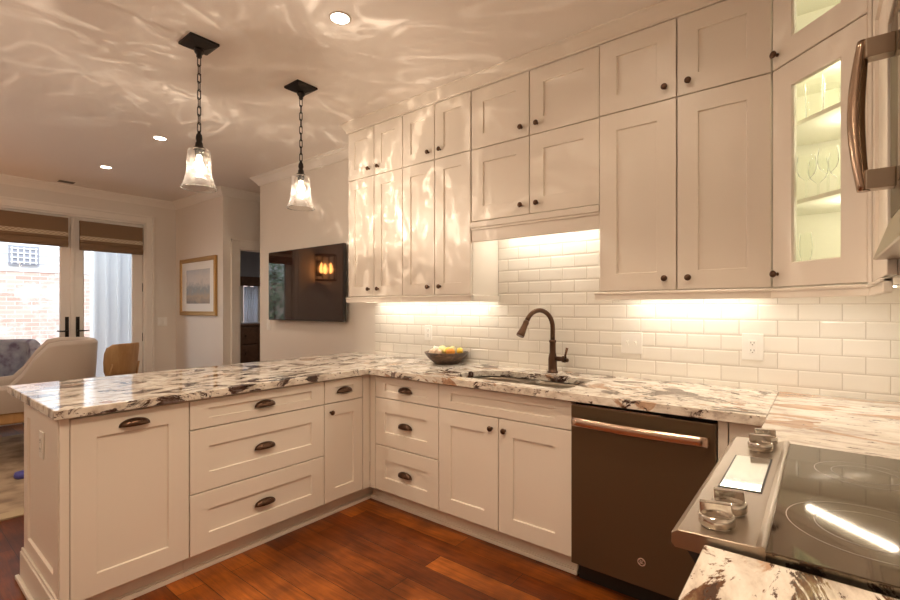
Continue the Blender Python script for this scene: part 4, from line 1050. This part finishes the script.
barrel_chair('armchair', 'blue-grey upholstered armchair behind the cream armchair by the left glass door', (0.78, 6.44, 0.0148), PI / 2, BLUEG, 0.96, 0.68)
tag(MB().lathe([(0.02, 0), (0.045, 0.004), (0.052, 0.025), (0.045, 0.046), (0.02, 0.052), (0.001, 0.053)], 20).build('floor_toy', BLUEP, loc=(0.762, 4.80, 0.0105)), 'small round dark blue object on the rug by the peninsula', 'toy')

wc = thing('dining_chair', 'chair with a curved tan back standing before the right glass door', 'chair', (1.79, 6.50, 0), 0.45)
mb = MB(); n = 14
def arc(r, a0, a1, z, h0): return [(r * math.sin(a0 + (a1 - a0) * i / n), -0.02 + 0.22 - r * math.cos(a0 + (a1 - a0) * i / n) + 0.0, z) for i in range(n + 1)]
rows = []
for (z, k) in ((0.50, 0.80), (0.60, 0.95), (0.70, 1.0), (0.80, 1.0), (0.86, 0.93), (0.90, 0.70), (0.905, 0.45)):
    A = 0.95 * k
    rows.append([(0.265 * math.sin(-A + 2 * A * i / n), -0.235 * math.cos(-A + 2 * A * i / n) - (z - 0.5) * 0.12, z) for i in range(n + 1)])
vs = [p for r_ in rows for p in r_]; fs = []
for j in range(len(rows) - 1):
    for i in range(n): a = j * (n + 1) + i; fs.append((a, a + 1, a + n + 2, a + n + 1))
mb.add(vs, fs, True); mb.build('backrest', TANWOOD, wc, solid=0.022)
mb = MB(); mb.nested([[(x, y, z) for x, y in rounded(-0.22, 0.22, -0.215, 0.22, 0.08)] for z in (0.43, 0.47)]); mb.build('seat', TANWOOD, wc, bevel=0.012)
for sx in (-0.18, 0.18):
    for sy in (-0.17, 0.18): MB().cyl((sx * 1.12, sy * 1.12, 0), (sx, sy, 0.43), 0.011, 10, 0.016).build('leg', TANWOOD, wc)
    MB().tube([(sx, -0.175, 0.44), (sx, -0.20, 0.55), (sx * 0.95, -0.235, 0.68)], 0.010, 8).build('back_support', TANWOOD, wc)

# ------------------------------------------------------------------ far room through the hallway door
dr = thing('dresser', 'dark wooden dresser seen through the hallway doorway', 'dresser', (4.02, 7.86, 0))
MB().box(-0.72, 0.72, -0.24, 0.24, 0.06, 1.0).build('body', DARKWOOD, dr, bevel=0.004)
MB().box(-0.75, 0.75, -0.27, 0.25, 1.0005, 1.04).build('top', DARKWOOD, dr, bevel=0.006)
for i in range(3):
    for j in range(3):
        z0 = 0.10 + j * 0.30; x0 = -0.70 + i * 0.47
        d_ = MB().box(x0, x0 + 0.45, -0.258, -0.2405, z0, z0 + 0.28).build('drawer', DARKWOOD, dr, bevel=0.006)
        MB().ball((x0 + 0.225, -0.272, z0 + 0.14), 0.014, n=10, m=8).build('knob', BRONZE, d_)
for sx in (-0.66, 0.66):
    for sy in (-0.19, 0.19): MB().cyl((sx, sy, 0), (sx, sy, 0.0595), 0.02, 10, 0.03).build('leg', DARKWOOD, dr)
# window of that room
wn = thing('window_1', 'bright window with a dark wooden head in the room beyond the hallway', 'window', (WX0, 8.9, WZ0)); wn['kind'] = 'structure'
mb = MB(); ww_, wh_ = WX1 - WX0, WZ1 - WZ0
mb.box(-0.07, 0, -0.02, -0.0005, -0.05, wh_); mb.box(ww_, ww_ + 0.07, -0.02, -0.0005, -0.05, wh_); mb.box(ww_ / 2 - 0.02, ww_ / 2 + 0.02, 0.03, 0.07, 0, wh_)
mb.build('window_frame', TRIM, wn)
MB().box(-0.55, ww_ + 0.4, -0.12, -0.0205, wh_ - 0.02, wh_ + 0.16).build('window_head', DARKWOOD, wn)
MB().box(0.0, ww_, 0.045, 0.051, 0, wh_).build('window_pane', PANE, wn)

SHEER = bpy.data.materials.new('sheer_cloth'); SHEER.use_nodes = True
_nt = SHEER.node_tree; _nt.nodes.clear(); _t = _nt.nodes.new('ShaderNodeBsdfTranslucent'); _t.inputs[0].default_value = (0.80, 0.84, 0.90, 1); _d = _nt.nodes.new('ShaderNodeBsdfDiffuse'); _d.inputs[0].default_value = (0.8, 0.82, 0.86, 1)
_x = _nt.nodes.new('ShaderNodeMixShader'); _x.inputs[0].default_value = 0.4; _o = _nt.nodes.new('ShaderNodeOutputMaterial'); _nt.links.new(_t.outputs[0], _x.inputs[1]); _nt.links.new(_d.outputs[0], _x.inputs[2]); _nt.links.new(_x.outputs[0], _o.inputs[0])
mb = MB(); n = 48; vs = []; fs = []
for i in range(n + 1):
    x = WX0 + (WX1 - WX0) * i / n; y = 8.87 - 0.0 + 0.012 * math.sin(i * 1.05)
    vs += [(x, y, 0.62), (x, y, WZ1 - 0.03)]
for i in range(n): fs.append((2 * i, 2 * i + 2, 2 * i + 3, 2 * i + 1))
tag(mb.add(vs, fs, True).build('sheer_curtain', SHEER, solid=0.001), 'pale sheer curtain in the far room window behind the dresser', 'curtain')

# ------------------------------------------------------------------ outdoors
GROUND = mat('patio_paving', (0.55, 0.42, 0.36), 0.9)
L(GROUND, ramp(GROUND, noise(GROUND, coords(GROUND), 3, 6), [(0.35, (0.45, 0.30, 0.25)), (0.65, (0.66, 0.56, 0.50))]).outputs[0], bsdf(GROUND).inputs['Base Color'])
o = MB().box(-14, 16, YF + 0.15, 30, -0.12, -0.051).build('ground_outside', GROUND); o['kind'] = 'structure'
BRICK = mat('sunlit_brick', (0.6, 0.35, 0.28), 0.9)
_b = N(BRICK, 'ShaderNodeTexBrick', offset=0.5); _s = N(BRICK, 'ShaderNodeSeparateXYZ'); _c = N(BRICK, 'ShaderNodeCombineXYZ')
L(BRICK, coords(BRICK), _s.inputs[0]); L(BRICK, _s.outputs[0], _c.inputs[0]); L(BRICK, _s.outputs[2], _c.inputs[1]); L(BRICK, _c.outputs[0], _b.inputs['Vector'])
_b.inputs['Scale'].default_value = 1; _b.inputs['Brick Width'].default_value = 0.22; _b.inputs['Row Height'].default_value = 0.075; _b.inputs['Mortar Size'].default_value = 0.006
_b.inputs['Color1'].default_value = (0.60, 0.37, 0.31, 1); _b.inputs['Color2'].default_value = (0.72, 0.53, 0.46, 1); _b.inputs['Mortar'].default_value = (0.78, 0.70, 0.64, 1)
_x = mix(BRICK, ramp(BRICK, noise(BRICK, coords(BRICK, (1, 1, 1), (0, 0.7, 0)), 2.5, 5, 0.7), [(0.47, (0, 0, 0)), (0.70, (1, 1, 1))]).outputs[0], _b.outputs['Color'], (0.86, 0.80, 0.76))
L(BRICK, _x, bsdf(BRICK).inputs['Base Color'])
o = MB().box(-1.6, 9.0, 11.0, 11.25, -0.05, 1.95).build('wall_outside_brick', BRICK); o['kind'] = 'structure'
SIDING = mat('white_siding', (0.84, 0.86, 0.88), 0.7)
mb = MB(); mb.box(-1.6, 9.0, 11.0, 11.25, 1.951, 4.5)
for i in range(17): mb.box(-1.6, 9.0, 10.985, 11.0, 1.951 + i * 0.15, 1.951 + i * 0.15 + 0.012)
o = mb.build('wall_outside_siding', SIDING); o['kind'] = 'structure'
vg = thing('wall_grille', 'grey square patterned grille on the wall outside the left glass door', 'grille', (1.76, 11.0, 2.06))
GREYM = mat('grey_metal', (0.30, 0.31, 0.36), 0.5)
MB().box(-0.20, 0.20, -0.05, -0.0155, 0.0, 0.33).build('panel', GREYM, vg)
mb = MB()
for i in range(-2, 3): mb.box(i * 0.08 - 0.010, i * 0.08 + 0.010, -0.060, -0.0505, 0.02, 0.31)
for i in range(4): mb.box(-0.18, 0.18, -0.070, -0.0605, 0.04 + i * 0.08, 0.055 + i * 0.08)
mb.build('bars', SIDING, vg)
# board-and-batten wall near the right leaf
mb = MB(); mb.box(2.16, 2.82, 8.60, 8.75, -0.05, 3.6)
for i in range(5): mb.box(2.17 + i * 0.15, 2.205 + i * 0.15, 8.575, 8.5995, -0.05, 3.6)
o = mb.build('wall_outside_batten', SIDING); o['kind'] = 'structure'
# shrub the television mirrors through the left leaf
LEAF = mat('leaf_green', (0.10, 0.19, 0.09), 0.6)
L(LEAF, ramp(LEAF, noise(LEAF, coords(LEAF), 3, 3), [(0.35, (0.10, 0.22, 0.11)), (0.65, (0.50, 0.64, 0.46))]).outputs[0], bsdf(LEAF).inputs['Base Color'])
tr = thing('garden_shrub', 'tall leafy green shrub outside the glass doors, mirrored in the television', 'shrub', (-0.75, 10.2, -0.05))
MB().cyl((0, 0, 0), (0, 0, 2.2), 0.05, 10, 0.03).build('stem', DARKWOOD, tr)
rnd = random.Random(3); mb = MB()
for i in range(1700):
    a = rnd.uniform(0, 2 * PI); r_ = 0.75 * math.sqrt(rnd.random()); z = rnd.uniform(0.1, 3.0)
    p = Vector((r_ * math.cos(a), r_ * math.sin(a) * 0.7, z)); u = Vector((rnd.gauss(0, 1), rnd.gauss(0, 1), rnd.gauss(0, 1))).normalized() * 0.06
    v_ = u.orthogonal().normalized() * 0.03
    mb.add([p - u, p + v_, p + u, p - v_], [(0, 1, 2, 3)])
me = bpy.data.meshes.new('foliage'); me.from_pydata(mb.v, [], mb.f); me.update(); place('foliage', me, LEAF, tr)
